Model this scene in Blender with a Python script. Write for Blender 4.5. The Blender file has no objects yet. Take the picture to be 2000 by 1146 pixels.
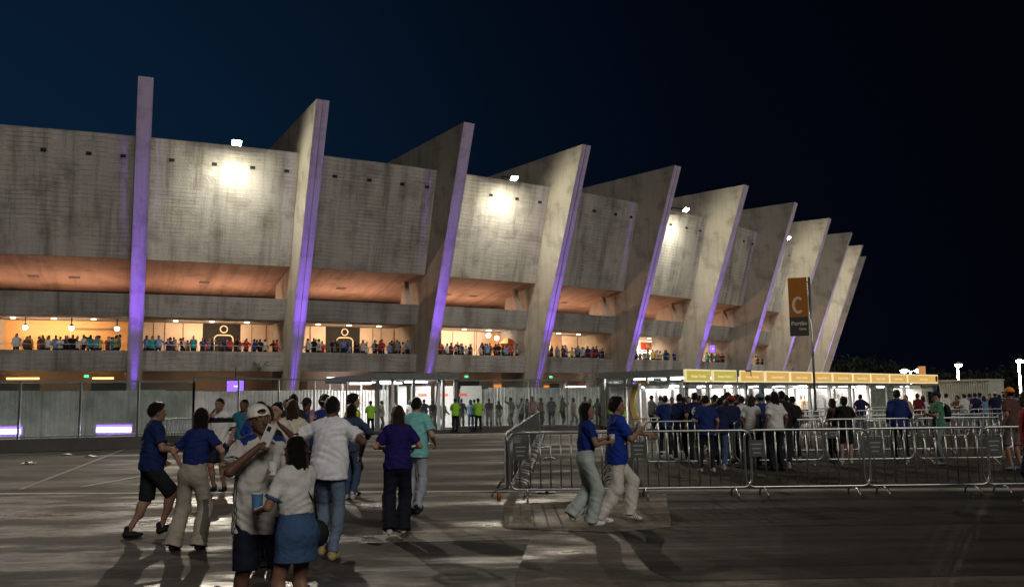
import bpy, math, random, time
import numpy as np
from mathutils import Matrix, Vector
T0 = time.time()
random.seed(7)
C = bpy.context.scene.collection
R = math.radians
# ------------------------------------------------------------------ camera, sky, added fill light, exposure
FPX, PITCH, ROLL, EYE = 1783.4, 6.644, -0.749, 1.65
scn = bpy.context.scene
cam_d = bpy.data.cameras.new('camera'); cam_d.sensor_width = 36; cam_d.lens = FPX / 2000 * 36
cam_d.clip_start = 0.1; cam_d.clip_end = 3000
cam = bpy.data.objects.new('camera', cam_d); C.objects.link(cam)
cam.matrix_world = Matrix.Translation((0, 0, EYE)) @ Matrix.Rotation(R(90 + PITCH), 4, 'X') @ Matrix.Rotation(R(ROLL), 4, 'Z')
scn.camera = cam

world = bpy.data.worlds.new('World'); scn.world = world; world.use_nodes = True
wn, wl = world.node_tree.nodes, world.node_tree.links
wn.clear()
wo = wn.new('ShaderNodeOutputWorld'); bg = wn.new('ShaderNodeBackground')
tc = wn.new('ShaderNodeTexCoord')
sep = wn.new('ShaderNodeSeparateXYZ'); wl.new(tc.outputs['Generated'], sep.inputs[0])
# twilight glow that lies to the left (west) and low, fading to night on the right and upwards
dotn = wn.new('ShaderNodeVectorMath'); dotn.operation = 'DOT_PRODUCT'
wl.new(tc.outputs['Generated'], dotn.inputs[0]); dotn.inputs[1].default_value = Vector((-0.62, 0.76, 0.12)).normalized()
ramp = wn.new('ShaderNodeValToRGB'); e = ramp.color_ramp.elements
e[0].position = 0.35; e[0].color = (0.0009, 0.0014, 0.0034, 1)
e[1].position = 1.0; e[1].color = (0.0038, 0.0165, 0.0420, 1)
m_ = ramp.color_ramp.elements.new(0.78); m_.color = (0.0016, 0.0058, 0.0150, 1)
m_ = ramp.color_ramp.elements.new(0.62); m_.color = (0.0010, 0.0024, 0.0066, 1)
wl.new(dotn.outputs['Value'], ramp.inputs[0])
mr = wn.new('ShaderNodeMapRange'); wl.new(sep.outputs[2], mr.inputs[0])
mr.inputs[1].default_value = 0.0; mr.inputs[2].default_value = 0.7; mr.inputs[3].default_value = 1.0; mr.inputs[4].default_value = 0.55
mul = wn.new('ShaderNodeVectorMath'); mul.operation = 'SCALE'
wl.new(ramp.outputs[0], mul.inputs[0]); wl.new(mr.outputs[0], mul.inputs[3])
wl.new(mul.outputs[0], bg.inputs[0]); bg.inputs[1].default_value = 0.74
wl.new(bg.outputs[0], wo.inputs[0])

fill_sun_d = bpy.data.lights.new('sun', 'SUN'); fill_sun_d.energy = 0.85; fill_sun_d.angle = R(20); fill_sun_d.color = (1.0, 0.93, 0.86)  # soft front fill added from behind the camera
sun = bpy.data.objects.new('sun', fill_sun_d); C.objects.link(sun)
sun.rotation_euler = (R(57), 0, R(21))
scn.view_settings.view_transform = 'Standard'; scn.view_settings.look = 'None'
scn.view_settings.exposure = 0.32; scn.view_settings.gamma = 1
scn.render.engine = 'CYCLES'
scn.cycles.use_denoising = True
scn.cycles.max_bounces = 5; scn.cycles.diffuse_bounces = 2; scn.cycles.glossy_bounces = 2
scn.cycles.transparent_max_bounces = 24; scn.cycles.transmission_bounces = 4
scn.cycles.sample_clamp_indirect = 3.0
scn.cycles.caustics_reflective = False; scn.cycles.caustics_refractive = False

# ------------------------------------------------------------------ survey helpers
def ray(x, y):
    a, b = x - 1000, y - 573; c, s = math.cos(R(ROLL)), math.sin(R(ROLL))
    u = c * a + s * b; v = -s * a + c * b; p = R(PITCH)
    return Vector((u / FPX, math.cos(p) + v / FPX * math.sin(p), math.sin(p) - v / FPX * math.cos(p)))
def at(x, y, Y):
    d = ray(x, y); return d * (Y / d.y) + Vector((0, 0, EYE))
def gnd(x, y):
    d = ray(x, y); return d * (-EYE / d.z) + Vector((0, 0, EYE))
def lerp(a, b, t): return a + (b - a) * t

# ------------------------------------------------------------------ mesh builder
class MB:
    def __init__(s): s.v = []; s.f = []; s.uv = []; s.m = []
    def quad(s, p, uv=None, m=0):
        b = len(s.v); s.v += [tuple(q) for q in p]; s.f.append(tuple(range(b, b + len(p))))
        s.uv.append(uv if uv else [(q[0] + q[1], q[2]) for q in p]); s.m.append(m); return s
    def box(s, c, size, ax=None, m=0):
        """box centred at c, axes ax (3 vectors)"""
        c = Vector(c); ax = ax or (Vector((1, 0, 0)), Vector((0, 1, 0)), Vector((0, 0, 1)))
        h = [Vector(a).normalized() * (d / 2) for a, d in zip(ax, size)]
        P = {}
        for i in (-1, 1):
            for j in (-1, 1):
                for k in (-1, 1): P[i, j, k] = c + h[0] * i + h[1] * j + h[2] * k
        dim = size
        for idx in ([(-1,-1,-1),(-1,-1,1),(-1,1,1),(-1,1,-1)], [(1,-1,-1),(1,1,-1),(1,1,1),(1,-1,1)],
                    [(-1,-1,-1),(1,-1,-1),(1,-1,1),(-1,-1,1)], [(-1,1,-1),(-1,1,1),(1,1,1),(1,1,-1)],
                    [(-1,-1,-1),(-1,1,-1),(1,1,-1),(1,-1,-1)], [(-1,-1,1),(1,-1,1),(1,1,1),(-1,1,1)]):
            q = [P[t] for t in idx]
            n = (q[1] - q[0]).cross(q[2] - q[1])
            ctr = sum(q, Vector()) / 4 - c
            if n.dot(ctr) < 0: q.reverse(); idx = idx[::-1]
            if idx[0][0] == idx[1][0] == idx[2][0]: uv = [(t[1] * dim[1] / 2, t[2] * dim[2] / 2) for t in idx]
            elif idx[0][1] == idx[1][1] == idx[2][1]: uv = [(t[0] * dim[0] / 2, t[2] * dim[2] / 2) for t in idx]
            else: uv = [(t[0] * dim[0] / 2, t[1] * dim[1] / 2) for t in idx]
            s.quad(q, uv, m)
        return s
    def bb(s, x0, x1, y0, y1, z0, z1, m=0):
        return s.box(((x0 + x1) / 2, (y0 + y1) / 2, (z0 + z1) / 2), (x1 - x0, y1 - y0, z1 - z0), m=m)
    def bar(s, a, b, w, d=None, m=0, up=(0, 0, 1)):
        a, b = Vector(a), Vector(b); z = (b - a); L = z.length; z.normalize()
        x = z.cross(Vector(up))
        if x.length < 1e-3: x = z.cross(Vector((0, 1, 0)))
        x.normalize(); y = z.cross(x)
        return s.box((a + b) / 2, (w, d or w, L), (x, y, z), m)
    def tube(s, pts, r, n=8, m=0, closed=False, rs=None):
        pts = [Vector(p) for p in pts]; N = len(pts); b = len(s.v); ref = None
        for i, p in enumerate(pts):
            if closed: t = pts[(i + 1) % N] - pts[i - 1]
            else: t = pts[min(i + 1, N - 1)] - pts[max(i - 1, 0)]
            t.normalize()
            if ref is None:
                ref = t.cross(Vector((0, 0, 1)));
                if ref.length < 1e-3: ref = t.cross(Vector((0, 1, 0)))
            ref = (ref - t * ref.dot(t)).normalized(); o = t.cross(ref)
            rr = rs[i] if rs else r
            for k in range(n):
                a = 2 * math.pi * k / n; s.v.append(tuple(p + (ref * math.cos(a) + o * math.sin(a)) * rr))
        for i in range(N if closed else N - 1):
            i2 = (i + 1) % N
            for k in range(n):
                k2 = (k + 1) % n
                s.f.append((b + i * n + k, b + i * n + k2, b + i2 * n + k2, b + i2 * n + k)); s.uv.append([(k / n, i), ((k + 1) / n, i), ((k + 1) / n, i + 1), (k / n, i + 1)]); s.m.append(m)
        if not closed:
            s.f.append(tuple(b + k for k in reversed(range(n)))); s.uv.append([(0, 0)] * n); s.m.append(m)
            s.f.append(tuple(b + (N - 1) * n + k for k in range(n))); s.uv.append([(0, 0)] * n); s.m.append(m)
        return s
    def sphere(s, c, r, n=12, m=0, sz=(1, 1, 1)):
        c = Vector(c); b = len(s.v); rings = n // 2
        for i in range(rings + 1):
            th = math.pi * i / rings
            for k in range(n):
                a = 2 * math.pi * k / n
                s.v.append((c.x + r * sz[0] * math.sin(th) * math.cos(a), c.y + r * sz[1] * math.sin(th) * math.sin(a), c.z + r * sz[2] * math.cos(th)))
        for i in range(rings):
            for k in range(n):
                k2 = (k + 1) % n
                s.f.append((b + i * n + k, b + (i + 1) * n + k, b + (i + 1) * n + k2, b + i * n + k2)); s.uv.append([(0, 0)] * 4); s.m.append(m)
        return s
    def prism(s, poly, axis_a, axis_b, org, ext, m=0):
        """polygon of (a,b) in plane org+a*axis_a+b*axis_b, extruded by vectors ext[0]..ext[1]"""
        A, B, O = Vector(axis_a), Vector(axis_b), Vector(org)
        e0, e1 = Vector(ext[0]), Vector(ext[1]); n = len(poly)
        p0 = [O + A * a + B * b + e0 for a, b in poly]; p1 = [O + A * a + B * b + e1 for a, b in poly]
        s.quad(p0, [(a, b) for a, b in poly], m); s.quad(p1[::-1], [(a + 3, b) for a, b in poly][::-1], m)
        w = (e1 - e0).length; t = 0
        for i in range(n):
            j = (i + 1) % n; L = (p0[j] - p0[i]).length
            s.quad([p0[j], p0[i], p1[i], p1[j]], [(0, t + L), (0, t), (w, t), (w, t + L)], m); t += L
        return s
    def build(s, name, mats, parent=None, smooth=False, fixn=False):
        me = bpy.data.meshes.new(name); me.from_pydata(s.v, [], s.f)
        ul = me.uv_layers.new(name='UVMap')
        flat = [c for u in s.uv for q in u for c in q]
        if len(flat) == 2 * len(me.loops): ul.data.foreach_set('uv', flat)
        if not isinstance(mats, (list, tuple)): mats = [mats]
        for m in mats: me.materials.append(m)
        me.polygons.foreach_set('material_index', s.m)
        if fixn:
            import bmesh
            bm = bmesh.new(); bm.from_mesh(me); bmesh.ops.recalc_face_normals(bm, faces=bm.faces); bm.to_mesh(me); bm.free()
        if smooth: me.polygons.foreach_set('use_smooth', [True] * len(me.polygons))
        me.update()
        o = bpy.data.objects.new(name, me); C.objects.link(o)
        if parent is not None:
            o.parent = parent
            r = parent
            base = Matrix.Identity(4)
            while r is not None: base = r.matrix_basis if r.parent is None else base; r = r.parent
            if parent.parent is None: o.matrix_parent_inverse = parent.matrix_basis.inverted()
        return o
def tag(o, label=None, cat=None, group=None, kind=None):
    if label: o['label'] = label
    if cat: o['category'] = cat
    if group: o['group'] = group
    if kind: o['kind'] = kind
    return o
def empty(name, loc=(0, 0, 0), rz=0, **k):
    o = bpy.data.objects.new(name, None); C.objects.link(o); o.empty_display_size = 0.2
    o.matrix_basis = Matrix.Translation(loc) @ Matrix.Rotation(rz, 4, 'Z')
    return tag(o, **k)
KIDS = {}
def kids(o):
    return [c for c in C.objects if c.parent is o]
def copy_tree(o, parent=None, cache={}):
    c = o.copy(); C.objects.link(c)
    if parent is not None: c.parent = parent
    key = o.name
    if key not in cache: cache[key] = list(o.children)
    for ch in cache[key]: copy_tree(ch, c)
    return c
def lamp(kind, name, loc, energy, color, parent=None, aim=None, size=0.2, size_y=None, angle=60, blend=0.5, spread=180):
    d = bpy.data.lights.new(name, kind); d.energy = energy; d.color = color
    if kind == 'AREA':
        d.size = size
        if size_y: d.shape = 'RECTANGLE'; d.size_y = size_y
        d.spread = R(spread)
    elif kind == 'SPOT': d.spot_size = R(angle); d.spot_blend = blend; d.shadow_soft_size = size
    else: d.shadow_soft_size = size
    o = bpy.data.objects.new(name, d); C.objects.link(o)
    M = Matrix.Translation(loc)
    if aim is not None:
        q = (Vector(aim) - Vector(loc)).to_track_quat('-Z', 'Y'); M = M @ q.to_matrix().to_4x4()
    if parent is not None:
        o.parent = parent
        if parent.parent is None: o.matrix_parent_inverse = parent.matrix_basis.inverted()
        o.matrix_basis = M
    else: o.matrix_basis = M
    return o
def text_mesh(txt, size, ext=0.004, name='text', space=1.0):
    cu = bpy.data.curves.new(name, 'FONT'); cu.body = txt; cu.size = size; cu.extrude = ext
    cu.align_x = 'CENTER'; cu.align_y = 'CENTER'; cu.space_character = space; cu.resolution_u = 4; cu.offset = size * 0.018
    o = bpy.data.objects.new(name, cu); C.objects.link(o)
    dg = bpy.context.evaluated_depsgraph_get(); me = bpy.data.meshes.new_from_object(o.evaluated_get(dg))
    bpy.data.objects.remove(o); bpy.data.curves.remove(cu)
    return me
def add_text(txt, size, loc, right, up, mat, parent, name='lettering', ext=0.004, sx=1.0, bold=0.0):
    me = text_mesh(txt, size, ext, name)
    r, u = Vector(right).normalized(), Vector(up).normalized(); n = r.cross(u)
    M = Matrix((r * sx, u, n)).transposed().to_4x4(); M.translation = loc
    me.transform(M); me.materials.clear(); me.materials.append(mat); me.name = name
    o = bpy.data.objects.new(name, me); C.objects.link(o); o.parent = parent
    if parent is not None and parent.parent is None: o.matrix_parent_inverse = parent.matrix_basis.inverted()
    return o

def letter_c(h, w, t, loc, right, mat, parent, name='gate_letter'):
    """a plain round-cornered C as a flat raised band"""
    r, u = Vector(right).normalized(), Vector((0, 0, 1)); n = r.cross(u); mb = MB(); K = 22
    def pt(a, q, z): return Vector(loc) + r * (math.cos(a) * (w / 2 - q)) + u * (math.sin(a) * (h / 2 - q)) + n * z
    A = [R(48 + 264 * k / K) for k in range(K + 1)]
    for a, b in zip(A, A[1:]):
        mb.quad([pt(a, 0, .01), pt(b, 0, .01), pt(b, t, .01), pt(a, t, .01)]); mb.quad([pt(a, 0, 0), pt(b, 0, 0), pt(b, 0, .01), pt(a, 0, .01)]); mb.quad([pt(a, t, 0), pt(b, t, 0), pt(b, t, .01), pt(a, t, .01)]); mb.quad([pt(a, 0, 0), pt(a, t, 0), pt(b, t, 0), pt(b, 0, 0)])
    o = mb.build(name, mat, parent, fixn=True); return o

# ------------------------------------------------------------------ materials
def new_mat(name):
    m = bpy.data.materials.new(name); m.use_nodes = True; n = m.node_tree.nodes; l = m.node_tree.links
    return m, n, l, n['Principled BSDF']
def N(n, t, **kw):
    x = n.new('ShaderNode' + t)
    for k, v in kw.items():
        if k.startswith('i_'):
            key = k[2:]; x.inputs[int(key) if key.isdigit() else key].default_value = v
        else: setattr(x, k, v)
    return x
def surf(name, col, rough=0.6, metal=0.0, var=0.25, scale=4.0, bump=0.15, bscale=30, spec=0.5, coord='Object'):
    m, n, l, b = new_mat(name)
    tc = N(n, 'TexCoord'); nz = N(n, 'TexNoise', i_Scale=scale, i_Detail=6.0, i_Roughness=0.65); l.new(tc.outputs[coord], nz.inputs['Vector'])
    rp = N(n, 'ValToRGB'); l.new(nz.outputs[0], rp.inputs[0])
    rp.color_ramp.elements[0].position = 0.3; rp.color_ramp.elements[1].position = 0.7
    rp.color_ramp.elements[0].color = tuple(max(0, c * (1 - var)) for c in col) + (1,)
    rp.color_ramp.elements[1].color = tuple(min(1, c * (1 + var)) for c in col) + (1,)
    l.new(rp.outputs[0], b.inputs['Base Color'])
    n2 = N(n, 'TexNoise', i_Scale=bscale, i_Detail=4.0); l.new(tc.outputs[coord], n2.inputs['Vector'])
    bp = N(n, 'Bump', i_Strength=bump, i_Distance=0.02); l.new(n2.outputs[0], bp.inputs['Height']); l.new(bp.outputs[0], b.inputs['Normal'])
    mrn = N(n, 'MapRange'); l.new(nz.outputs[0], mrn.inputs[0]); mrn.inputs[3].default_value = max(0.05, rough - .12); mrn.inputs[4].default_value = min(1, rough + .12)
    l.new(mrn.outputs[0], b.inputs['Roughness'])
    b.inputs['Metallic'].default_value = metal; b.inputs['Specular IOR Level'].default_value = spec
    return m
def emit(name, col, strength):
    m, n, l, b = new_mat(name); b.inputs['Base Color'].default_value = (*col, 1)
    b.inputs['Emission Color'].default_value = (*col, 1); b.inputs['Emission Strength'].default_value = strength
    b.inputs['Roughness'].default_value = 0.5
    return m
def glass(name, tint=(0.8, 0.88, 0.85), refl=0.12, rough=0.05):
    m, n, l, b = new_mat(name); n.remove(b); out = n['Material Output']
    t = N(n, 'BsdfTransparent'); t.inputs[0].default_value = (*tint, 1)
    g = N(n, 'BsdfGlossy'); g.inputs[0].default_value = (0.9, 0.95, 0.95, 1); g.inputs[1].default_value = rough
    lw = N(n, 'LayerWeight', i_Blend=0.35); mp = N(n, 'MapRange'); l.new(lw.outputs['Fresnel'], mp.inputs[0]); mp.inputs[3].default_value = refl; mp.inputs[4].default_value = 0.7
    d = N(n, 'BsdfDiffuse'); d.inputs[0].default_value = (0.5, 0.55, 0.52, 1)
    mx = N(n, 'MixShader'); l.new(mp.outputs[0], mx.inputs[0]); l.new(t.outputs[0], mx.inputs[1]); l.new(g.outputs[0], mx.inputs[2])
    mx2 = N(n, 'MixShader'); nz = N(n, 'TexNoise', i_Scale=1.3, i_Detail=5.0); tc = N(n, 'TexCoord'); l.new(tc.outputs['Object'], nz.inputs[0])
    mp2 = N(n, 'MapRange'); l.new(nz.outputs[0], mp2.inputs[0]); mp2.inputs[3].default_value = 0.0; mp2.inputs[4].default_value = 0.11
    l.new(mp2.outputs[0], mx2.inputs[0]); l.new(mx.outputs[0], mx2.inputs[1]); l.new(d.outputs[0], mx2.inputs[2])
    l.new(mx2.outputs[0], out.inputs[0]); return m
def concrete(name, col=(0.30, 0.285, 0.26), boards=1.0, seed=0.0, stain=1.0, spots=1.0, board_h=0.28):
    """board-marked cast concrete; UV is in metres (u along, v up)"""
    m, n, l, b = new_mat(name); tc = N(n, 'TexCoord'); mp = N(n, 'Mapping'); mp.inputs['Location'].default_value = (seed * 13.7, seed * 5.1, 0)
    l.new(tc.outputs['UV'], mp.inputs[0]); uv = mp.outputs[0]
    sx = N(n, 'SeparateXYZ'); l.new(uv, sx.inputs[0])
    # vertical run-off stains
    ms = N(n, 'Mapping'); ms.inputs['Scale'].default_value = (0.9, 0.07, 1); l.new(uv, ms.inputs[0])
    st = N(n, 'TexNoise', i_Scale=1.0, i_Detail=7.0, i_Roughness=0.7); l.new(ms.outputs[0], st.inputs[0])
    # big panels of different tone
    br = N(n, 'TexBrick', i_Scale=1.0); br.inputs['Color1'].default_value = (0.0, 0, 0, 1); br.inputs['Color2'].default_value = (1, 1, 1, 1); br.inputs['Mortar'].default_value = (0.3, 0.3, 0.3, 1)
    br.inputs['Mortar Size'].default_value = 0.012; br.inputs['Brick Width'].default_value = 2.7; br.inputs['Row Height'].default_value = 2.9; br.offset = 0.35; l.new(uv, br.inputs['Vector'])
    # patches
    pn = N(n, 'TexNoise', i_Scale=0.45, i_Detail=8.0, i_Roughness=0.62); l.new(uv, pn.inputs[0])
    fn = N(n, 'TexNoise', i_Scale=9.0, i_Detail=6.0, i_Roughness=0.7); l.new(uv, fn.inputs[0])
    # boards: horizontal lines with per-board step
    mb_ = N(n, 'Mapping'); mb_.inputs['Scale'].default_value = (0.55, 1.0 / board_h, 1); l.new(uv, mb_.inputs[0])
    bn = N(n, 'TexNoise', i_Scale=0.35, i_Detail=2.0); l.new(mb_.outputs[0], bn.inputs[0])
    bk = N(n, 'TexBrick', i_Scale=1.0); bk.inputs['Color1'].default_value = (0.1, 0.1, 0.1, 1); bk.inputs['Color2'].default_value = (1, 1, 1, 1); bk.inputs['Mortar'].default_value = (0, 0, 0, 1)
    bk.inputs['Mortar Size'].default_value = 0.13; bk.inputs['Brick Width'].default_value = 5.2; bk.offset_frequency = 3; bk.inputs['Row Height'].default_value = 1.0; bk.offset = 0.43
    dv = N(n, 'VectorMath', operation='ADD'); sc = N(n, 'VectorMath', operation='SCALE'); sc.inputs[3].default_value = 0.9
    l.new(bn.outputs['Color'], sc.inputs[0]); l.new(mb_.outputs[0], dv.inputs[0]); l.new(sc.outputs[0], dv.inputs[1]); l.new(dv.outputs[0], bk.inputs['Vector'])
    # colour
    def mixc(fac_socket, a, bcol, lo, hi, fmin=0.0, fmax=1.0, blend='MULTIPLY'):
        r = N(n, 'MapRange'); l.new(fac_socket, r.inputs[0]); r.inputs[1].default_value = lo; r.inputs[2].default_value = hi; r.inputs[3].default_value = fmin; r.inputs[4].default_value = fmax
        x = N(n, 'MixRGB', blend_type=blend); l.new(r.outputs[0], x.inputs[0]); l.new(a, x.inputs[1]); x.inputs[2].default_value = (*bcol, 1); return x.outputs[0]
    base = N(n, 'RGB'); base.outputs[0].default_value = (*col, 1)
    c = mixc(st.outputs[0], base.outputs[0], (0.46, 0.445, 0.43), 0.50, 0.66, 0, 0.9 * stain)
    c = mixc(st.outputs[0], c, (1.30, 1.27, 1.2), 0.48, 0.33, 0, 0.7 * stain)
    c = mixc(pn.outputs[0], c, (0.64, 0.62, 0.59), 0.50, 0.64, 0, 0.85)
    c = mixc(fn.outputs[0], c, (0.80, 0.79, 0.77), 0.45, 0.75, 0, 0.9)
    c = mixc(br.outputs[0], c, (0.87, 0.87, 0.90), 0.0, 1.0, 0, 0.8)
    msk = N(n, 'TexNoise', i_Scale=0.33, i_Detail=3.0); l.new(uv, msk.inputs[0])
    mk = N(n, 'MapRange'); l.new(msk.outputs[0], mk.inputs[0]); mk.inputs[1].default_value = 0.40; mk.inputs[2].default_value = 0.58; mk.inputs[3].default_value = 0.15; mk.inputs[4].default_value = 1.0
    inv = N(n, 'MapRange'); l.new(bk.outputs[0], inv.inputs[0]); inv.inputs[1].default_value = 0.0; inv.inputs[2].default_value = 0.25; inv.inputs[3].default_value = 1.0; inv.inputs[4].default_value = 0.0
    mm = N(n, 'Math', operation='MULTIPLY'); l.new(inv.outputs[0], mm.inputs[0]); l.new(mk.outputs[0], mm.inputs[1])
    c = mixc(mm.outputs[0], c, (0.66, 0.64, 0.61), 0.0, 1.0, 0.0, 0.6 * boards)
    bh = N(n, 'Math', operation='MULTIPLY'); l.new(bk.outputs[0], bh.inputs[0]); l.new(mk.outputs[0], bh.inputs[1])
    c = mixc(bk.outputs[0], c, (0.95, 0.95, 0.95), 0.0, 1.0, 0.0, 0.8 * boards)
    # small dark pits
    vo = N(n, 'TexVoronoi', i_Scale=1.15); l.new(uv, vo.inputs['Vector'])
    c = mixc(vo.outputs['Distance'], c, (0.25, 0.22, 0.2), 0.075, 0.035, 0, 0.75 * spots)
    l.new(c, b.inputs['Base Color'])
    b.inputs['Roughness'].default_value = 0.82; b.inputs['Specular IOR Level'].default_value = 0.35
    ad = N(n, 'MixRGB', blend_type='MIX'); ad.inputs[0].default_value = 0.45; l.new(bh.outputs[0], ad.inputs[1]); l.new(fn.outputs[0], ad.inputs[2])
    bp = N(n, 'Bump', i_Strength=0.85 * boards + 0.1, i_Distance=0.13 if boards > .5 else 0.04); l.new(ad.outputs[0], bp.inputs['Height']); l.new(bp.outputs[0], b.inputs['Normal'])
    return m
M = {}
M['wall'] = [concrete('concrete_wall_%d' % k, seed=k * 1.7 + 0.3, board_h=0.26 + 0.03 * k, col=(0.44 + 0.02 * k, 0.42 + 0.015 * k, 0.385 + 0.012 * k)) for k in range(3)]
M['fin'] = concrete('concrete_fin', boards=0.12, seed=4.2, stain=0.7, spots=0.3, col=(0.47, 0.43, 0.365))
M['band'] = concrete('concrete_band', boards=0.8, seed=7.7, col=(0.36, 0.342, 0.32), board_h=0.33)
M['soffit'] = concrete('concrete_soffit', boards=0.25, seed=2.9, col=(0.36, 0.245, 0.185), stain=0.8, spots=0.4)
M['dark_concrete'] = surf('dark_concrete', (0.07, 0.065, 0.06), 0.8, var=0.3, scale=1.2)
M['black'] = surf('black_void', (0.008, 0.008, 0.009), 0.9, var=0.2)
M['peach'] = surf('pale_render', (0.50, 0.40, 0.33), 0.6, var=0.10, scale=0.8)
M['peach_joint'] = surf('panel_joint', (0.20, 0.13, 0.09), 0.7)
M['orange_wall'] = surf('orange_paint', (0.62, 0.33, 0.12), 0.5, var=0.12, scale=0.7)
M['charcoal'] = surf('charcoal_panel', (0.013, 0.013, 0.015), 0.75, var=0.2, spec=.2)
M['cream'] = surf('cream_paint', (0.72, 0.6, 0.48), 0.5, var=0.05)
M['galv'] = surf('galvanised_steel', (0.36, 0.38, 0.37), 0.32, metal=0.85, var=0.3, scale=1.5, bump=0.05)
M['galv_sheet'] = surf('corrugated_galvanised_sheet', (0.72, 0.76, 0.73), 0.38, metal=0.40, var=0.4, scale=0.9, bump=0.08, bscale=8)
M['steel_grey'] = surf('grey_painted_steel', (0.16, 0.19, 0.18), 0.45, metal=0.2, var=0.2)
M['steel_dark'] = surf('dark_steel', (0.035, 0.037, 0.038), 0.4, metal=0.5, var=0.3)
M['white_steel'] = surf('white_painted_steel', (0.7, 0.7, 0.7), 0.4, var=0.08)
M['glass'] = glass('dusty_glass', (0.82, 0.86, 0.84), 0.08)
M['glass_clear'] = glass('clear_glass', (0.93, 0.95, 0.95), 0.05)
def backlit(m, col, e):
    b = m.node_tree.nodes['Principled BSDF']; b.inputs['Emission Color'].default_value = (*col, 1); b.inputs['Emission Strength'].default_value = e; return m
M['yellow_sign'] = backlit(surf('ochre_sign_face', (0.62, 0.42, 0.13), 0.5, var=0.06), (0.95, 0.58, 0.16), 0.42)
M['olive_sign'] = backlit(surf('olive_sign_face', (0.52, 0.48, 0.12), 0.45, var=0.06), (0.66, 0.58, 0.12), 0.42)
M['sign_letter'] = backlit(surf('pale_lettering', (0.88, 0.80, 0.60), 0.5, var=0.03), (1.0, .68, .27), 0.50)
M['sign_frame'] = backlit(surf('pale_sign_frame', (0.80, 0.68, 0.40), 0.5, var=0.03), (1.0, .82, .5), 0.5)
M['gold'] = surf('gold_vinyl', (0.60, 0.40, 0.10), 0.45, var=0.08)
M['totem_orange'] = surf('totem_orange', (0.42, 0.15, 0.016), 0.5, var=0.08)
M['totem_grey'] = surf('totem_grey', (0.055, 0.06, 0.055), 0.5, var=0.08)
M['totem_letter'] = surf('totem_letter', (0.72, 0.62, 0.50), 0.5, var=0.03)
M['plate'] = surf('grey_plate', (0.06, 0.065, 0.06), 0.5, var=0.2)
M['plate_letter'] = surf('plate_letter', (0.25, 0.27, 0.25), 0.5)
M['sheet_teal'] = surf('pale_green_sheet', (0.78, 0.90, 0.85), 0.45, var=0.25, scale=2)
M['red_sign'] = surf('red_sign', (0.55, 0.06, 0.03), 0.5, var=0.05)
M['lamp_white'] = emit('lamp_white', (1.0, 0.97, 0.93), 14)
M['lamp_dim'] = emit('lamp_soft_white', (1.0, 0.95, 0.9), 5)
M['lamp_warm'] = emit('lamp_warm', (1.0, 0.80, 0.55), 10)
M['lamp_amber'] = emit('lamp_amber', (1.0, 0.50, 0.14), 3)
M['lamp_hot'] = emit('lamp_hot', (1.0, 0.98, 0.88), 60)
M['lamp_orange'] = emit('lamp_orange_panel', (1.0, 0.33, 0.05), 1.1)
M['green_exit'] = emit('exit_green', (0.05, 0.9, 0.35), 2.0)
M['screen'] = emit('purple_screen_face', (0.33, 0.16, 1.0), 0.85)
M['screen_icon'] = emit('screen_icon', (1, 0.9, 1), 1.2)
M['led_purple'] = emit('led_purple', (0.34, 0.16, 1.0), 2.6)
M['led_white'] = emit('led_core', (0.86, 0.80, 1.0), 8)
M['tv_blue'] = emit('tv_blue', (0.2, 0.6, 0.9), 0.9)
M['litter'] = surf('white_plastic', (0.7, 0.7, 0.68), 0.4)
M['amber_glass'] = surf('amber_bottle', (0.25, 0.09, 0.02), 0.2)
M['bark'] = surf('bark', (0.05, 0.04, 0.03), 0.9)
M['leaf'] = surf('foliage', (0.006, 0.008, 0.005), 0.6, var=0.5, scale=2)
M['container'] = surf('container_paint', (0.52, 0.54, 0.46), 0.55, var=0.12, scale=0.8)

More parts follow.
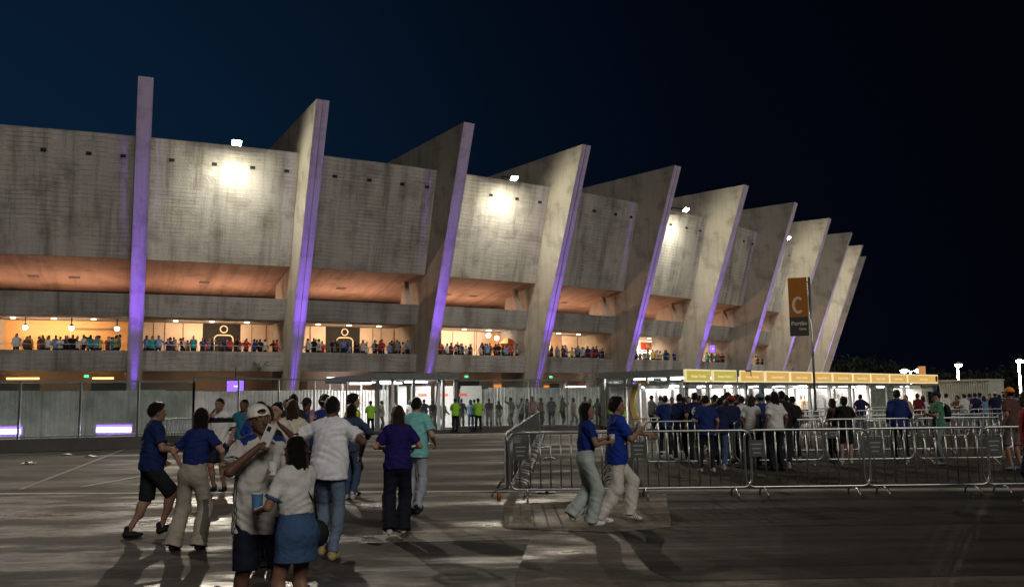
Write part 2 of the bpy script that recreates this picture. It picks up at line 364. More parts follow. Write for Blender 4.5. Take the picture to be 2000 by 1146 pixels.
def ground_mat(name, col, col2, rlo, rhi, sx=0.6, sy=0.6, streak=0.0, joints=0.0, crack=0.0, bump=0.25):
    m, n, l, b = new_mat(name); tc = N(n, 'TexCoord'); P = tc.outputs['Object']
    ms = N(n, 'Mapping'); ms.inputs['Scale'].default_value = (sx, sy, 1); l.new(P, ms.inputs[0])
    a = N(n, 'TexNoise', i_Scale=1.0, i_Detail=9.0, i_Roughness=0.68); l.new(ms.outputs[0], a.inputs[0])
    f = N(n, 'TexNoise', i_Scale=16.0, i_Detail=9.0, i_Roughness=0.8); l.new(P, f.inputs[0])
    ru = N(n, 'ValToRGB'); l.new(a.outputs[0], ru.inputs[0]); ru.color_ramp.elements[0].position = 0.36; ru.color_ramp.elements[1].position = 0.64
    ru.color_ramp.elements[0].color = (*col, 1); ru.color_ramp.elements[1].color = (*col2, 1)
    mr_ = N(n, 'MapRange'); l.new(f.outputs[0], mr_.inputs[0]); mr_.inputs[1].default_value = 0.3; mr_.inputs[2].default_value = 0.7; mr_.inputs[3].default_value = 0.42; mr_.inputs[4].default_value = 1.5
    mu = N(n, 'VectorMath', operation='SCALE'); l.new(ru.outputs[0], mu.inputs[0]); l.new(mr_.outputs[0], mu.inputs[3]); c = mu.outputs[0]
    # long dark streaks: stains and tarmac seams, plus barrier shadows painted into the colour
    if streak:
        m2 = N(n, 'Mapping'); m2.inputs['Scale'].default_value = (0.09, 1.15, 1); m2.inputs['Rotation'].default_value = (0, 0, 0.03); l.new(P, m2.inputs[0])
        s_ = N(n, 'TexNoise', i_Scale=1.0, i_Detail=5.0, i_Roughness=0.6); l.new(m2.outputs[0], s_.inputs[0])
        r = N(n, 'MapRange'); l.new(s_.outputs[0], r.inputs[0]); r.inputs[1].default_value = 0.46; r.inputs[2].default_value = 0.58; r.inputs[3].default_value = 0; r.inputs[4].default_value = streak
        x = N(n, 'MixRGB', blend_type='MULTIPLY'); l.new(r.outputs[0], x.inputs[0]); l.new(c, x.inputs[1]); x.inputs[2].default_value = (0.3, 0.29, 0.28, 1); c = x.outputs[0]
    if crack:
        v = N(n, 'TexVoronoi', i_Scale=0.55); v.feature = 'DISTANCE_TO_EDGE'
        wv = N(n, 'VectorMath', operation='ADD'); sc = N(n, 'VectorMath', operation='SCALE'); sc.inputs[3].default_value = 0.5; l.new(a.outputs['Color'], sc.inputs[0]); l.new(P, wv.inputs[0]); l.new(sc.outputs[0], wv.inputs[1]); l.new(wv.outputs[0], v.inputs['Vector'])
        r = N(n, 'MapRange'); l.new(v.outputs[0], r.inputs[0]); r.inputs[1].default_value = 0.022; r.inputs[2].default_value = 0.004; r.inputs[3].default_value = 0; r.inputs[4].default_value = crack
        x = N(n, 'MixRGB', blend_type='MULTIPLY'); l.new(r.outputs[0], x.inputs[0]); l.new(c, x.inputs[1]); x.inputs[2].default_value = (0.3, 0.3, 0.3, 1); c = x.outputs[0]
    if joints:
        k = N(n, 'TexBrick', i_Scale=1.0); k.inputs['Mortar Size'].default_value = 0.012; k.inputs['Brick Width'].default_value = 3.1; k.inputs['Row Height'].default_value = 2.4; k.offset = 0.0
        k.inputs['Color1'].default_value = (1, 1, 1, 1); k.inputs['Color2'].default_value = (0.8, 0.8, 0.8, 1); k.inputs['Mortar'].default_value = (0.25, 0.25, 0.25, 1); l.new(P, k.inputs['Vector'])
        x = N(n, 'MixRGB', blend_type='MULTIPLY'); x.inputs[0].default_value = joints; l.new(c, x.inputs[1]); l.new(k.outputs[0], x.inputs[2]); c = x.outputs[0]
    # sharp-edged worn and damp patches
    pz = N(n, 'TexNoise', i_Scale=0.85, i_Detail=10.0, i_Roughness=0.74); ms3 = N(n, 'Mapping'); ms3.inputs['Scale'].default_value = (0.8, 1.3, 1); ms3.inputs['Location'].default_value = (7, 3, 0); l.new(P, ms3.inputs[0]); l.new(ms3.outputs[0], pz.inputs[0])
    r = N(n, 'MapRange'); l.new(pz.outputs[0], r.inputs[0]); r.inputs[1].default_value = 0.52; r.inputs[2].default_value = 0.575; r.inputs[3].default_value = 0; r.inputs[4].default_value = 0.8
    x = N(n, 'MixRGB', blend_type='MULTIPLY'); l.new(r.outputs[0], x.inputs[0]); l.new(c, x.inputs[1]); x.inputs[2].default_value = (0.52, 0.50, 0.48, 1); c = x.outputs[0]
    r = N(n, 'MapRange'); l.new(pz.outputs[0], r.inputs[0]); r.inputs[1].default_value = 0.43; r.inputs[2].default_value = 0.40; r.inputs[3].default_value = 0; r.inputs[4].default_value = 0.8
    x = N(n, 'MixRGB', blend_type='MULTIPLY'); l.new(r.outputs[0], x.inputs[0]); l.new(c, x.inputs[1]); x.inputs[2].default_value = (1.45, 1.42, 1.36, 1); c = x.outputs[0]
    # blotches of chewing gum, oil
    v2 = N(n, 'TexVoronoi', i_Scale=2.3); l.new(P, v2.inputs['Vector'])
    r = N(n, 'MapRange'); l.new(v2.outputs['Distance'], r.inputs[0]); r.inputs[1].default_value = 0.10; r.inputs[2].default_value = 0.05; r.inputs[3].default_value = 0; r.inputs[4].default_value = 0.5
    x = N(n, 'MixRGB', blend_type='MULTIPLY'); l.new(r.outputs[0], x.inputs[0]); l.new(c, x.inputs[1]); x.inputs[2].default_value = (0.35, 0.33, 0.32, 1); c = x.outputs[0]
    l.new(c, b.inputs['Base Color'])
    rr = N(n, 'MapRange'); l.new(a.outputs[0], rr.inputs[0]); rr.inputs[1].default_value = 0.46; rr.inputs[2].default_value = 0.62; rr.inputs[3].default_value = rhi; rr.inputs[4].default_value = rlo; l.new(rr.outputs[0], b.inputs['Roughness'])
    bp = N(n, 'Bump', i_Strength=bump, i_Distance=0.015); l.new(f.outputs[0], bp.inputs['Height']); l.new(bp.outputs[0], b.inputs['Normal'])
    b.inputs['Specular IOR Level'].default_value = 0.38 if 'plaza' in name or 'worn' in name else 0.16
    return m
M['plaza'] = ground_mat('plaza_concrete', (0.044, 0.035, 0.028), (0.165, 0.134, 0.103), 0.20, 0.85, 0.30, 0.62, streak=0.42, joints=0.5, crack=0.45)
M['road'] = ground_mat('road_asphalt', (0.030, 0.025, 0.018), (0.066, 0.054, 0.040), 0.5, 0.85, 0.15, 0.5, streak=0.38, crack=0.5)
M['asphalt'] = ground_mat('asphalt', (0.018, 0.0165, 0.014), (0.040, 0.037, 0.031), 0.5, 0.75, 0.1, 0.9, streak=0.9)  # the strong streaks here include shadow bands put into the colour
M['asphalt_worn'] = ground_mat('worn_asphalt', (0.022, 0.019, 0.016), (0.080, 0.068, 0.056), 0.30, 0.85, 0.25, 0.8, streak=0.8, crack=0.6)
M['paver'] = ground_mat('ramp_concrete', (0.12, 0.105, 0.082), (0.25, 0.22, 0.172), 0.5, 0.8, 0.6, 0.6, streak=0.3, crack=0.5)
M['paint_line'] = surf('worn_white_line', (0.10, 0.09, 0.075), 0.6, var=0.4, scale=8)
M['kerb'] = surf('kerb_stone', (0.34, 0.31, 0.27), 0.7, var=0.3, scale=3)

# ------------------------------------------------------------------ ground (setting)
def sheet(name, pts, z, mat, kind='structure'):
    mb = MB(); mb.quad([(p[0], p[1], z) for p in pts]); o = mb.build(name, mat, fixn=False)
    if o.data.polygons[0].normal.z < 0: o.data.flip_normals()
    return tag(o, kind=kind)
def thick(mb, pts, z0, z1):
    a = [(p[0], p[1]) for p in pts]
    area = sum(a[i][0] * a[(i + 1) % len(a)][1] - a[(i + 1) % len(a)][0] * a[i][1] for i in range(len(a)))
    if area < 0: a.reverse()
    mb.quad([(x, y, z1) for x, y in a])
    for i in range(len(a)):
        p, q = a[i], a[(i + 1) % len(a)]
        mb.quad([(p[0], p[1], z0), (q[0], q[1], z0), (q[0], q[1], z1), (p[0], p[1], z1)])
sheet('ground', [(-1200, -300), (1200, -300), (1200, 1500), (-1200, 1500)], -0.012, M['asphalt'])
K0, K1 = Vector((-60, 21.6)), Vector((60, 12.0))              # line of the kerb between plaza and road
def ky(x): return lerp(K0.y, K1.y, (x - K0.x) / 120)
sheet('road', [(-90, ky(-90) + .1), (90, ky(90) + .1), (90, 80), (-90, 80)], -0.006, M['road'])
sheet('plaza', [(-40, -15), (40, -15), (40, ky(40) - .1), (-40, ky(-40) - .1)], 0.0, M['plaza'])
tag(MB().box(((K0.x + K1.x) / 2, (K0.y + K1.y) / 2, -0.01), (120.4, 0.22, 0.06), (Vector((120, -9.6, 0)), Vector((9.6, 120, 0)), Vector((0, 0, 1)))).build('kerb', M['kerb']), kind='structure')
g2 = lambda *a: [gnd(x, y) for x, y in a]
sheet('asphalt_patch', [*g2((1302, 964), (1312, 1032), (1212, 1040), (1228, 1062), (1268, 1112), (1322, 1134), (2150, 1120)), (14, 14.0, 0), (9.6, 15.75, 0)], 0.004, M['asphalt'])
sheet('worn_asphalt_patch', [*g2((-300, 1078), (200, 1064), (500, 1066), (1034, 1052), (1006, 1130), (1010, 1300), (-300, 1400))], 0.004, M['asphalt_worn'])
sheet('ramp', [*g2((985, 984), (1240, 975), (1300, 964), (1310, 1030), (1200, 1040), (985, 1032))], 0.008, M['paver'])
def line_on(name, a, b, w, z=0.0):
    a, b = Vector(a[:2]), Vector(b[:2]); d = (b - a).normalized(); n = Vector((-d.y, d.x)) * w / 2
    return sheet(name, [a - n, b - n, b + n, a + n], z, M['paint_line'])
line_on('road_marking', gnd(160, 950), gnd(300, 925), 0.16, 0.002)
line_on('road_marking', gnd(40, 955), gnd(245, 876), 0.10, 0.002)
line_on('road_marking', gnd(1885, 898), gnd(2100, 925), 0.10, 0.002)
mbk = MB()
for a, b in (((590, 857), (745, 856)), ((745, 856), (985, 851)), ((985, 851), (1180, 845)), ((1180, 845), (1330, 842))):
    p, q = gnd(*a), gnd(*b); thick(mbk, [p, q, q + Vector((0, .5, 0)), p + Vector((0, .5, 0))], -0.01, 0.12)
tag(mbk.build('gate_kerb', M['kerb']), kind='structure')

# ------------------------------------------------------------------ stadium
CX, CY, RB, TH0, DTH, HW = -80.853, 190.826, 111.894, -66.793, 4.608, 0.471
def th_(i): return R(TH0 + i * DTH)
def P(t, r, z):
    """t in bays, r relative to the base radius"""
    a = th_(t); return Vector((CX + (RB + r) * math.cos(a), CY + (RB + r) * math.sin(a), z))
def er(t): a = th_(t); return Vector((math.cos(a), math.sin(a), 0))
def et(t): a = th_(t); return Vector((-math.sin(a), math.cos(a), 0))
F0, F1 = -2, 11
stad = empty('stadium', P(4, 26, 0), label='long curved concrete stadium with leaning fins, lit purple, and a crowded balcony', cat='stadium')
def arc(prof, t0, t1, n, mb, m=0, cap=True):
    """closed (r,z) profile swept along the arc from bay t0 to t1"""
    k = len(prof)
    cum = [0]
    for i in range(k): a, b = prof[i], prof[(i + 1) % k]; cum.append(cum[-1] + math.hypot(a[0] - b[0], a[1] - b[1]))
    ts = [lerp(t0, t1, j / n) for j in range(n + 1)]; rr = RB + prof[0][0]
    for j in range(n):
        u0, u1 = R(ts[j] * DTH) * rr, R(ts[j + 1] * DTH) * rr
        for i in range(k):
            a, b = prof[i], prof[(i + 1) % k]
            mb.quad([P(ts[j], *a), P(ts[j + 1], *a), P(ts[j + 1], *b), P(ts[j], *b)], [(u0, cum[i]), (u1, cum[i]), (u1, cum[i + 1]), (u0, cum[i + 1])], m)
    if cap:
        mb.quad([P(ts[0], *a) for a in prof], [tuple(a) for a in prof], m); mb.quad([P(ts[-1], *a) for a in reversed(prof)], [tuple(a) for a in reversed(prof)], m)
gap = HW / 137 / R(DTH) + 0.001       # half a fin's width in bays
def ord_(n): return ['first', 'second', 'third', 'fourth', 'fifth', 'sixth', 'seventh', 'eighth', 'ninth', 'tenth', 'eleventh', 'twelfth', 'thirteenth', 'fourteenth', 'fifteenth', 'sixteenth', 'seventeenth', 'eighteenth', 'nineteenth', 'twentieth', 'twenty-first', 'twenty-second', 'twenty-third', 'twenty-fourth', 'twenty-fifth', 'twenty-sixth', 'twenty-seventh', 'twenty-eighth', 'twenty-ninth', 'thirtieth', 'thirty-first', 'thirty-second', 'thirty-third', 'thirty-fourth', 'thirty-fifth', 'thirty-sixth', 'thirty-seventh', 'thirty-eighth', 'thirty-ninth', 'fortieth'][n - 1]
fin_prof = [(24.8, -0.05), (33.1, 22.9), (-3.0, 22.9), (-3.0, 21.4), (24.0, 17.5), (22.2, 11.5), (21.2, 7.5), (21.2, -0.05)]
for i in range(F0, F1 + 1):
    mb = MB(); e = et(i)
    if i in (1, 3, 4, -2):   # twin-leaf fins with an open joint
        for s0, s1 in ((-HW, -0.035), (0.035, HW)):
            mb.prism(fin_prof, er(i), (0, 0, 1), (CX + RB * er(i).x, CY + RB * er(i).y, 0), (e * s0, e * s1))
        mb2 = [(a - 0.12, b) for a, b in fin_prof[:2]] + fin_prof[2:]
        mb.prism(mb2, er(i), (0, 0, 1), (CX + RB * er(i).x, CY + RB * er(i).y, 0), (e * -0.04, e * 0.04))
    else:
        mb.prism(fin_prof, er(i), (0, 0, 1), (CX + RB * er(i).x, CY + RB * er(i).y, 0), (e * -HW, e * HW))
    mb.build('fin', M['fin'], stad, fixn=True)
for i in range(F0, F1):
    t0, t1 = i + gap, i + 1 - gap
    mb = MB(); arc([(26.45, 11.85), (28.68, 20.1), (28.3, 20.15), (26.05, 11.95)], t0, t1, 6, mb)
    w = mb.build('wall_panel', M['wall'][i % 3], stad, fixn=True)
    for k in (0.18, 0.45, 0.72, 0.93) if i % 2 else (0.14, 0.42, 0.68, 0.92):
        mh = MB(); t = lerp(t0, t1, k); mh.box(P(t, 28.31, 18.72), (0.36, 0.06, 0.2), (et(t), er(t), (0, 0, 1)))
        h = mh.build('drain_hole', M['black']); h.parent = w; h.matrix_parent_inverse = (stad.matrix_basis @ w.matrix_parent_inverse).inverted()
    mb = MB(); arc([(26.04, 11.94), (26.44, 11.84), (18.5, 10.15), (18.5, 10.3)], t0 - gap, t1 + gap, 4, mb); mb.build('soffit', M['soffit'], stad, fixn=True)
    for k in ((0.44,) if i in (0, 1) else (0.35, 0.62)):
        t = lerp(t0, t1, k); mb = MB(); mb.box(P(t, 22.2, 10.93), (0.75, 0.45, 0.03), (et(t), er(t) + Vector((0, 0, 0.213)), (0, 0, 1)))
        mb.build('soffit_vent', M['dark_concrete'], stad)
    # ring beam below the seating and a dark back
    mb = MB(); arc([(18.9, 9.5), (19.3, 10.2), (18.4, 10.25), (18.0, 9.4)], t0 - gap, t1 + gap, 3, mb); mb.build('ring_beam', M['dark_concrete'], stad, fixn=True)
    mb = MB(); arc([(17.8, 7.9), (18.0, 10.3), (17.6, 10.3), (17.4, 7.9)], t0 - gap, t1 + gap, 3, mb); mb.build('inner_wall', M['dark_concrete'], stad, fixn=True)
    mb = MB(); arc([(25.0, 7.92), (25.42, 9.5), (25.12, 9.5), (24.75, 8.2), (17.6, 8.2), (17.6, 7.92)], t0, t1, 6, mb); mb.build('upper_parapet', M['band'], stad, fixn=True)
    mb = MB(); arc([(24.72, 4.05), (24.95, 5.5), (24.7, 5.5), (24.55, 4.85), (16.5, 4.85), (16.5, 4.3)], t0, t1, 6, mb); mb.build('lower_parapet', M['band'], stad, fixn=True)
    mb = MB(); mb.tube([P(lerp(t0, t1, j / 6), 24.8, 5.92) for j in range(7)], 0.022, 6)
    for j in range(8): t = lerp(t0 + .02, t1 - .02, j / 7); mb.tube([P(t, 24.8, 5.49), P(t, 24.8, 5.92)], 0.016, 5)
    mb.build('railing', M['galv'], stad, smooth=True)
    mb = MB(); arc([(20.4, -0.05), (20.4, 4.3), (20.0, 4.3), (20.0, -0.05)], t0 - gap, t1 + gap, 4, mb); mb.build('ground_floor_wall', M['peach'], stad, fixn=True)
    # slanting strut beside the fin
    if i >= 1:
        for tt in (t1 - 0.07,):
            MB().bar(P(tt, 24.4, 11.45), P(tt, 25.1, 9.45), 0.42, 0.3, up=er(tt)).build('strut', M['fin'], stad)
# balcony back walls, bay by bay
def wallseg(name, t0, t1, r, z0, z1, mat, th=0.1, par=None):
    mb = MB(); arc([(r, z0), (r, z1), (r - th, z1), (r - th, z0)], t0, t1, max(1, int(abs(t1 - t0) * 5)), mb); return mb.build(name, mat, par or stad, fixn=True)
def ray_t(x, y, r):
    """bay coordinate where the sight line through pixel x,y crosses radius r (far from scene text: a survey aid)"""
    d = ray(x, y); o = Vector((0, 0)); dx, dy = d.x, d.y; a = dx * dx + dy * dy; b = -2 * (dx * CX + dy * CY); c = CX * CX + CY * CY - (RB + r) ** 2
    t = (-b - math.sqrt(max(0, b * b - 4 * a * c))) / (2 * a); ang = math.degrees(math.atan2(dy * t - CY, dx * t - CX)); return (ang - TH0) / DTH
RW = 20.2
def pictogram(tc, r, z):
    """round head and arched shoulders, as on the washroom panels"""
    mb = MB(); e, n = et(tc), er(tc); o = P(tc, r, z)
    mb.tube([o + e * (0.27 * math.cos(a)) + Vector((0, 0, 0.27 * math.sin(a))) for a in [2 * math.pi * k / 20 for k in range(20)]], 0.05, 6, closed=True)
    pts = [o + e * -0.72 + Vector((0, 0, -1.9)), o + e * -0.72 + Vector((0, 0, -0.9))]
    pts += [o + e * (-0.36 + 0.36 * math.cos(a)) + Vector((0, 0, -0.83 + 0.36 * math.sin(a))) for a in [math.pi - math.pi / 2 * k / 6 for k in range(7)]]
    pts += [o + e * (0.36 + 0.36 * math.cos(a)) + Vector((0, 0, -0.83 + 0.36 * math.sin(a))) for a in [math.pi / 2 - math.pi / 2 * k / 6 for k in range(7)]]
    pts += [o + e * 0.72 + Vector((0, 0, -1.9))]
    mb.tube(pts, 0.055, 6)
    return mb.build('pictogram', M['cream'], stad, smooth=True)
segs = [(-700, 8, 'peach'), (8, 252, 'orange_wall'), (252, 396, 'peach'), (396, 470, 'charcoal'), (470, 636, 'peach'), (636, 703, 'charcoal'), (703, 794, 'peach'),
        (794, 862, 'charcoal'), (862, 954, 'peach'), (954, 1040, 'orange_wall'), (1040, 1075, 'peach'), (1075, 1097, 'peach_joint'), (1097, 1230, 'peach'),
        (1230, 1400, 'cream'), (1400, 1450, 'orange_wall'), (1450, 1470, 'peach'), (1470, 1500, 'orange_wall'), (1500, 1560, 'peach')]
for a, b, mt in segs:
    wallseg('concourse_wall', ray_t(a, 640, RW), ray_t(b, 640, RW), RW, 4.85, 7.95, M[mt])
wallseg('concourse_wall', ray_t(1560, 640, RW), F1, RW, 4.85, 7.95, M['peach'])
for x in (322, 358, 492, 520, 606, 728, 744, 770, 884, 926, 930, 1127, 1160, 1187, 300, 543, 560):
    t = ray_t(x, 640, RW); MB().bar(P(t, RW + .03, 4.9), P(t, RW + .03, 7.9), 0.05, 0.05).build('wall_pipe' if x in (926, 930, 606) else 'panel_joint', M['peach_joint'], stad)
for x, z in ((437, 7.5), (673, 7.5), (828, 7.45)): pictogram(ray_t(x, 640, RW), RW + .06, z)
# lamps inside the balcony, above the upper floor and on the ground floor
for i in range(F0 + 1, F1):
    tm = i + .5
    for nm, r, z, w, en, col, aim in (('balcony_lamp', 22.6, 7.86, 6.0, 340 if i < 2 else 480, (1, .66, .38), P(tm, 19.6, 4.5)),
                                      ('soffit_lamp', 21.6, 8.32, 8.5, 250, (1, .58, .38), P(tm, 23.6, 12)),
                                      ('ground_floor_lamp', 22.8, 4.22, 6.0, 60, (1, .62, .36), P(tm, 19.6, 0))):
        for q in ((-2.6, 0, 2.6) if nm != 'soffit_lamp' else (0,)):
            MB().box(P(tm, r, z) + et(tm) * q, (0.3 if nm != 'soffit_lamp' else w, 0.18, 0.05), (et(tm), er(tm), (0, 0, 1))).build(nm, M['lamp_warm'] if nm != 'soffit_lamp' else M['steel_dark'], stad)
        dz = -0.05 if z != 8.32 else 0.05
        d = bpy.data.lights.new(nm, 'AREA'); d.shape = 'RECTANGLE'; d.size = w; d.size_y = 0.5; d.energy = en; d.color = col
        L = bpy.data.objects.new(nm + '_light', d); C.objects.link(L); L.parent = stad; L.matrix_parent_inverse = stad.matrix_basis.inverted()
        z_ = (Vector(P(tm, r, z + dz)) - Vector(aim)).normalized(); x_ = et(tm); y_ = z_.cross(x_).normalized(); x_ = y_.cross(z_)
        Mx = Matrix((x_, y_, z_)).transposed().to_4x4(); Mx.translation = P(tm, r, z + dz); L.matrix_basis = Mx
# ground-floor details
for a, b, y0, y1, mt in ((12, 76, 741, 745, 'lamp_amber'), (180, 222, 740, 745, 'lamp_amber'), (640, 700, 744, 750, 'lamp_dim')):
    t0, t1 = ray_t(a, 742, 22), ray_t(b, 742, 22); wallseg('strip_lamp', t0, t1, 22, 3.55, 3.68, M[mt], 0.2)
for a, b, z0, z1, mt in ((0, 78, 0, 3.3, 'dark_concrete'), (178, 250, 0, 3.3, 'charcoal'), (896, 936, 0, 3.4, 'charcoal'), (965, 996, 2.0, 3.1, 'lamp_orange'), (1063, 1072, 2.1, 3.0, 'lamp_orange'),
                         (1075, 1092, 0, 3.2, 'charcoal'), (1105, 1170, 3.0, 3.4, 'red_sign'), (1105, 1170, 2.5, 2.9, 'lamp_dim'), (560, 600, 0, 3.4, 'peach_joint')):
    wallseg('shopfront', ray_t(a, 750, 20.5), ray_t(b, 750, 20.5), 20.52, z0, z1, M[mt], 0.08)
# exit signs, screens (things of their own, they hang from the building)
for x, y, txt in ((169, 731, 'below the balcony left of the leftmost purple fin'), (911, 735, 'below the balcony just right of the glazed doorway canopy'), (1076, 736, 'below the balcony right of the fourth concrete fin')):
    t = ray_t(x, y, 23.5); o = MB().box(P(t, 23.5, 3.72), (0.30, 0.06, 0.15), (et(t), er(t), (0, 0, 1))).build('exit_sign', M['green_exit'])
    tag(o, 'small green glowing exit sign ' + txt, 'exit sign', 'green exit signs under the balcony')
for (x, y, w, h, Y, txt) in ((460, 754, 1.12, 0.74, 61, 'glowing purple screen with a white arrow above the metal fence left of the second fin'),
                           (1244, 755, 0.58, 0.56, 62, 'small glowing purple screen seen through the glass beside the big golden letter'),
                           (1391, 681, 0.62, 0.78, 97, 'small purple lit sign on the balcony left of the orange kiosk')):
    c = at(x, y, Y); s = empty('screen', c, label=txt, cat='screen')
    MB().box(c, (w + .1, 0.1, h + .1)).build('screen_frame', M['steel_dark'], s)
    MB().box(c + Vector((0, -0.06, 0)), (w, 0.02, h)).build('screen_face', M['screen'], s)
    MB().box(c + Vector((0.05, -0.075, 0)), (w * .22, 0.01, h * .1)).build('arrow', M['screen_icon'], s)
    MB().bar(c + Vector((0, 0, h / 2)), c + Vector((0, 0, h / 2 + (0.9 if Y < 70 else 0.5))), 0.05).build('hanger', M['steel_dark'], s)
    lamp('AREA', 'screen_light', c + Vector((0, -0.1, 0)), 8, (.4, .2, 1), s, aim=c + Vector((0, -3, 0)), size=w)
# pendant lamps and round mirrors in the orange room
for x, y in ((50, 624), (140, 630), (229, 629)):
    t = ray_t(x, y, 22.8); p = P(t, 22.8, 7.2); s = empty('pendant_lamp', p, label='round white pendant lamp in the orange room, %s from the left edge' % {50: 'first', 140: 'second', 229: 'third'}[x], cat='pendant lamp', group='pendant lamps in the orange room')
    MB().sphere(p, 0.17, 12).build('globe', M['lamp_white'], s, smooth=True); MB().bar(p + Vector((0, 0, .15)), p + Vector((0, 0, .72)), 0.06).build('rod', M['steel_dark'], s)
    MB().tube([p + Vector((0, 0, .12)), p + Vector((0, 0, .3))], 0.14, 10, rs=[0.17, 0.07]).build('lamp_shade', M['steel_dark'], s, smooth=True)
for x, y in ((56, 650), (141, 652)):
    t = ray_t(x, y, RW + .2); c = P(t, RW + .3, 6.05); o = MB().tube([c - er(t) * 0.04, c + er(t) * 0.04], 0.36, 20).build('wall_fan', M['charcoal'])
    tag(o, 'round black fan on the orange balcony wall, %s one' % ('left' if x < 100 else 'right'), 'fan')
for z in (7.35, 5.9):
    t0, t1 = ray_t(142, 620, RW + .3), ray_t(235, 620, RW + .3); MB().tube([P(lerp(t0, t1, j / 4), RW + .3, z) for j in range(5)], 0.035, 6).build('wall_pipe', M['peach_joint'], stad)
# kiosk signs and parasols on the balcony
t0, t1 = ray_t(1252, 670, 21.0), ray_t(1294, 670, 21.0)
ks = empty('kiosk_sign', P((t0 + t1) / 2, 21.0, 7.2), label='long red kiosk sign with pale letters above the balcony crowd', cat='sign')
wallseg('sign_board', t0, t1, 21.05, 6.8, 7.6, M['red_sign'], 0.12, ks)
tmid = (t0 + t1) / 2; add_text('BRAHMA', 0.62, P(tmid, 21.09, 7.2), et(tmid), (0, 0, 1), M['cream'], ks)
t2 = ray_t(1304, 672, 21.0); o = MB().box(P(t2, 21.05, 6.95), (0.9, 0.12, 1.0), (et(t2), er(t2), (0, 0, 1))).build('kiosk_sign', M['charcoal']); tag(o, 'small dark menu board right of the long red kiosk sign', 'sign')
t2 = ray_t(1330, 672, 21.0); o = MB().box(P(t2, 21.05, 7.1), (1.9, 0.12, 0.9), (et(t2), er(t2), (0, 0, 1))).build('kiosk_sign', M['red_sign']); tag(o, 'short dark red kiosk sign with a round lamp in front of it', 'sign')
for x, y, txt in ((1322, 670, 'in front of the short red kiosk sign'), (1331, 684, 'below the short red kiosk sign'), (954, 655, 'at the left edge of the small orange room'), (970, 660, 'left of the red and yellow parasol'), (1030, 677, 'right of the parasol beside the fourth fin')):
    t = ray_t(x, y, 22.0); d = ray(x, y); zz = EYE + d.z * ((P(t, 22, 0).y) / d.y)
    o = MB().sphere(P(t, 22.0, zz), 0.2, 12).build('globe_lamp', M['lamp_white'], smooth=True); tag(o, 'round white globe lamp ' + txt, 'globe lamp', 'globe lamps on the balcony')
wallseg('kiosk_counter', ray_t(1244, 680, 20.8), ray_t(1322, 680, 20.8), 20.8, 6.35, 6.6, M['lamp_white'], 0.1)
for x, y, rr, txt in ((992, 660, 1.05, 'larger red and yellow parasol open over the balcony crowd'), (988, 674, 0.75, 'smaller dark red parasol under the larger one on the balcony')):
    t = ray_t(x, y, 22.4); d = ray(x, y); zz = EYE + d.z * (P(t, 22.4, 0).y / d.y); c = P(t, 22.4, zz)
    s = empty('parasol', P(t, 22.4, 4.85), label=txt, cat='parasol')
    mb = MB()
    for k in range(8):
        a0, a1 = 2 * math.pi * k / 8, 2 * math.pi * (k + 1) / 8
        f = lambda a, q: c + Vector((math.cos(a) * rr * q, math.sin(a) * rr * q, -0.5 * rr * q * q))
        mb.quad([c, f(a0, .5), f(a1, .5)], m=k % 2); mb.quad([f(a0, .5), f(a0, 1), f(a1, 1), f(a1, .5)], m=k % 2)
    mb.build('canopy', [M['red_sign'], M['yellow_sign']] if rr > 1 else [M['red_sign'], M['red_sign']], s); MB().bar(P(t, 22.4, 4.85), c, 0.05).build('pole', M['steel_dark'], s)
# floodlights on the rim: every second bay
def flood(i, tx, lab):
    c = P(tx, 30.2, 19.95); e = er(tx); s = empty('floodlight', P(tx, 28.5, 20.15), label=lab, cat='floodlight', group='floodlights on the rim of the stadium wall')
    MB().bar(P(tx, 28.5, 20.1), P(tx, 28.5, 20.4), 0.16).bar(P(tx, 28.5, 20.4), c, 0.11).build('bracket', M['steel_dark'], s)
    ax = (et(tx), (e * 0.75 + Vector((0, 0, 0.66))), (e * 0.66 + Vector((0, 0, -0.75))))
    MB().box(c, (0.62, 0.42, 0.14), ax).build('housing', M['steel_dark'], s)
    MB().box(c + ax[2] * 0.082, (0.60, 0.42, 0.02), ax).build('lens', M['lamp_hot'], s)
    lamp('SPOT', 'plaza_beam', c + ax[2] * 0.15, 15000, (1, .88, .70), s, aim=c + e * 50 + Vector((0, 0, -21)), size=0.12, angle=78, blend=0.7)
    lamp('SPOT', 'wall_beam', c + ax[2] * 0.15, 2900, (1, .96, .80), s, aim=c - e * 1.0 + Vector((0, 0, -9)), size=0.1, angle=135, blend=1.0)
    lamp('POINT', 'spill', c + ax[2] * 0.15, 1050, (1, .94, .72), s, size=0.12)
for i, fr, lab in ((-2, .5, 'floodlight on the wall rim beyond the left edge'), (0, .535, 'brightest floodlight, on the wall rim between the first and second concrete fins'), (2, .52, 'floodlight on the wall rim between the third and fourth concrete fins'),
                   (4, .42, 'floodlight on the wall rim between the fifth and sixth concrete fins'), (6, .4, 'floodlight on the wall rim between the seventh and eighth concrete fins'), (8, .4, 'floodlight on the wall rim between the ninth and tenth concrete fins')):
    flood(i, i + fr, lab)
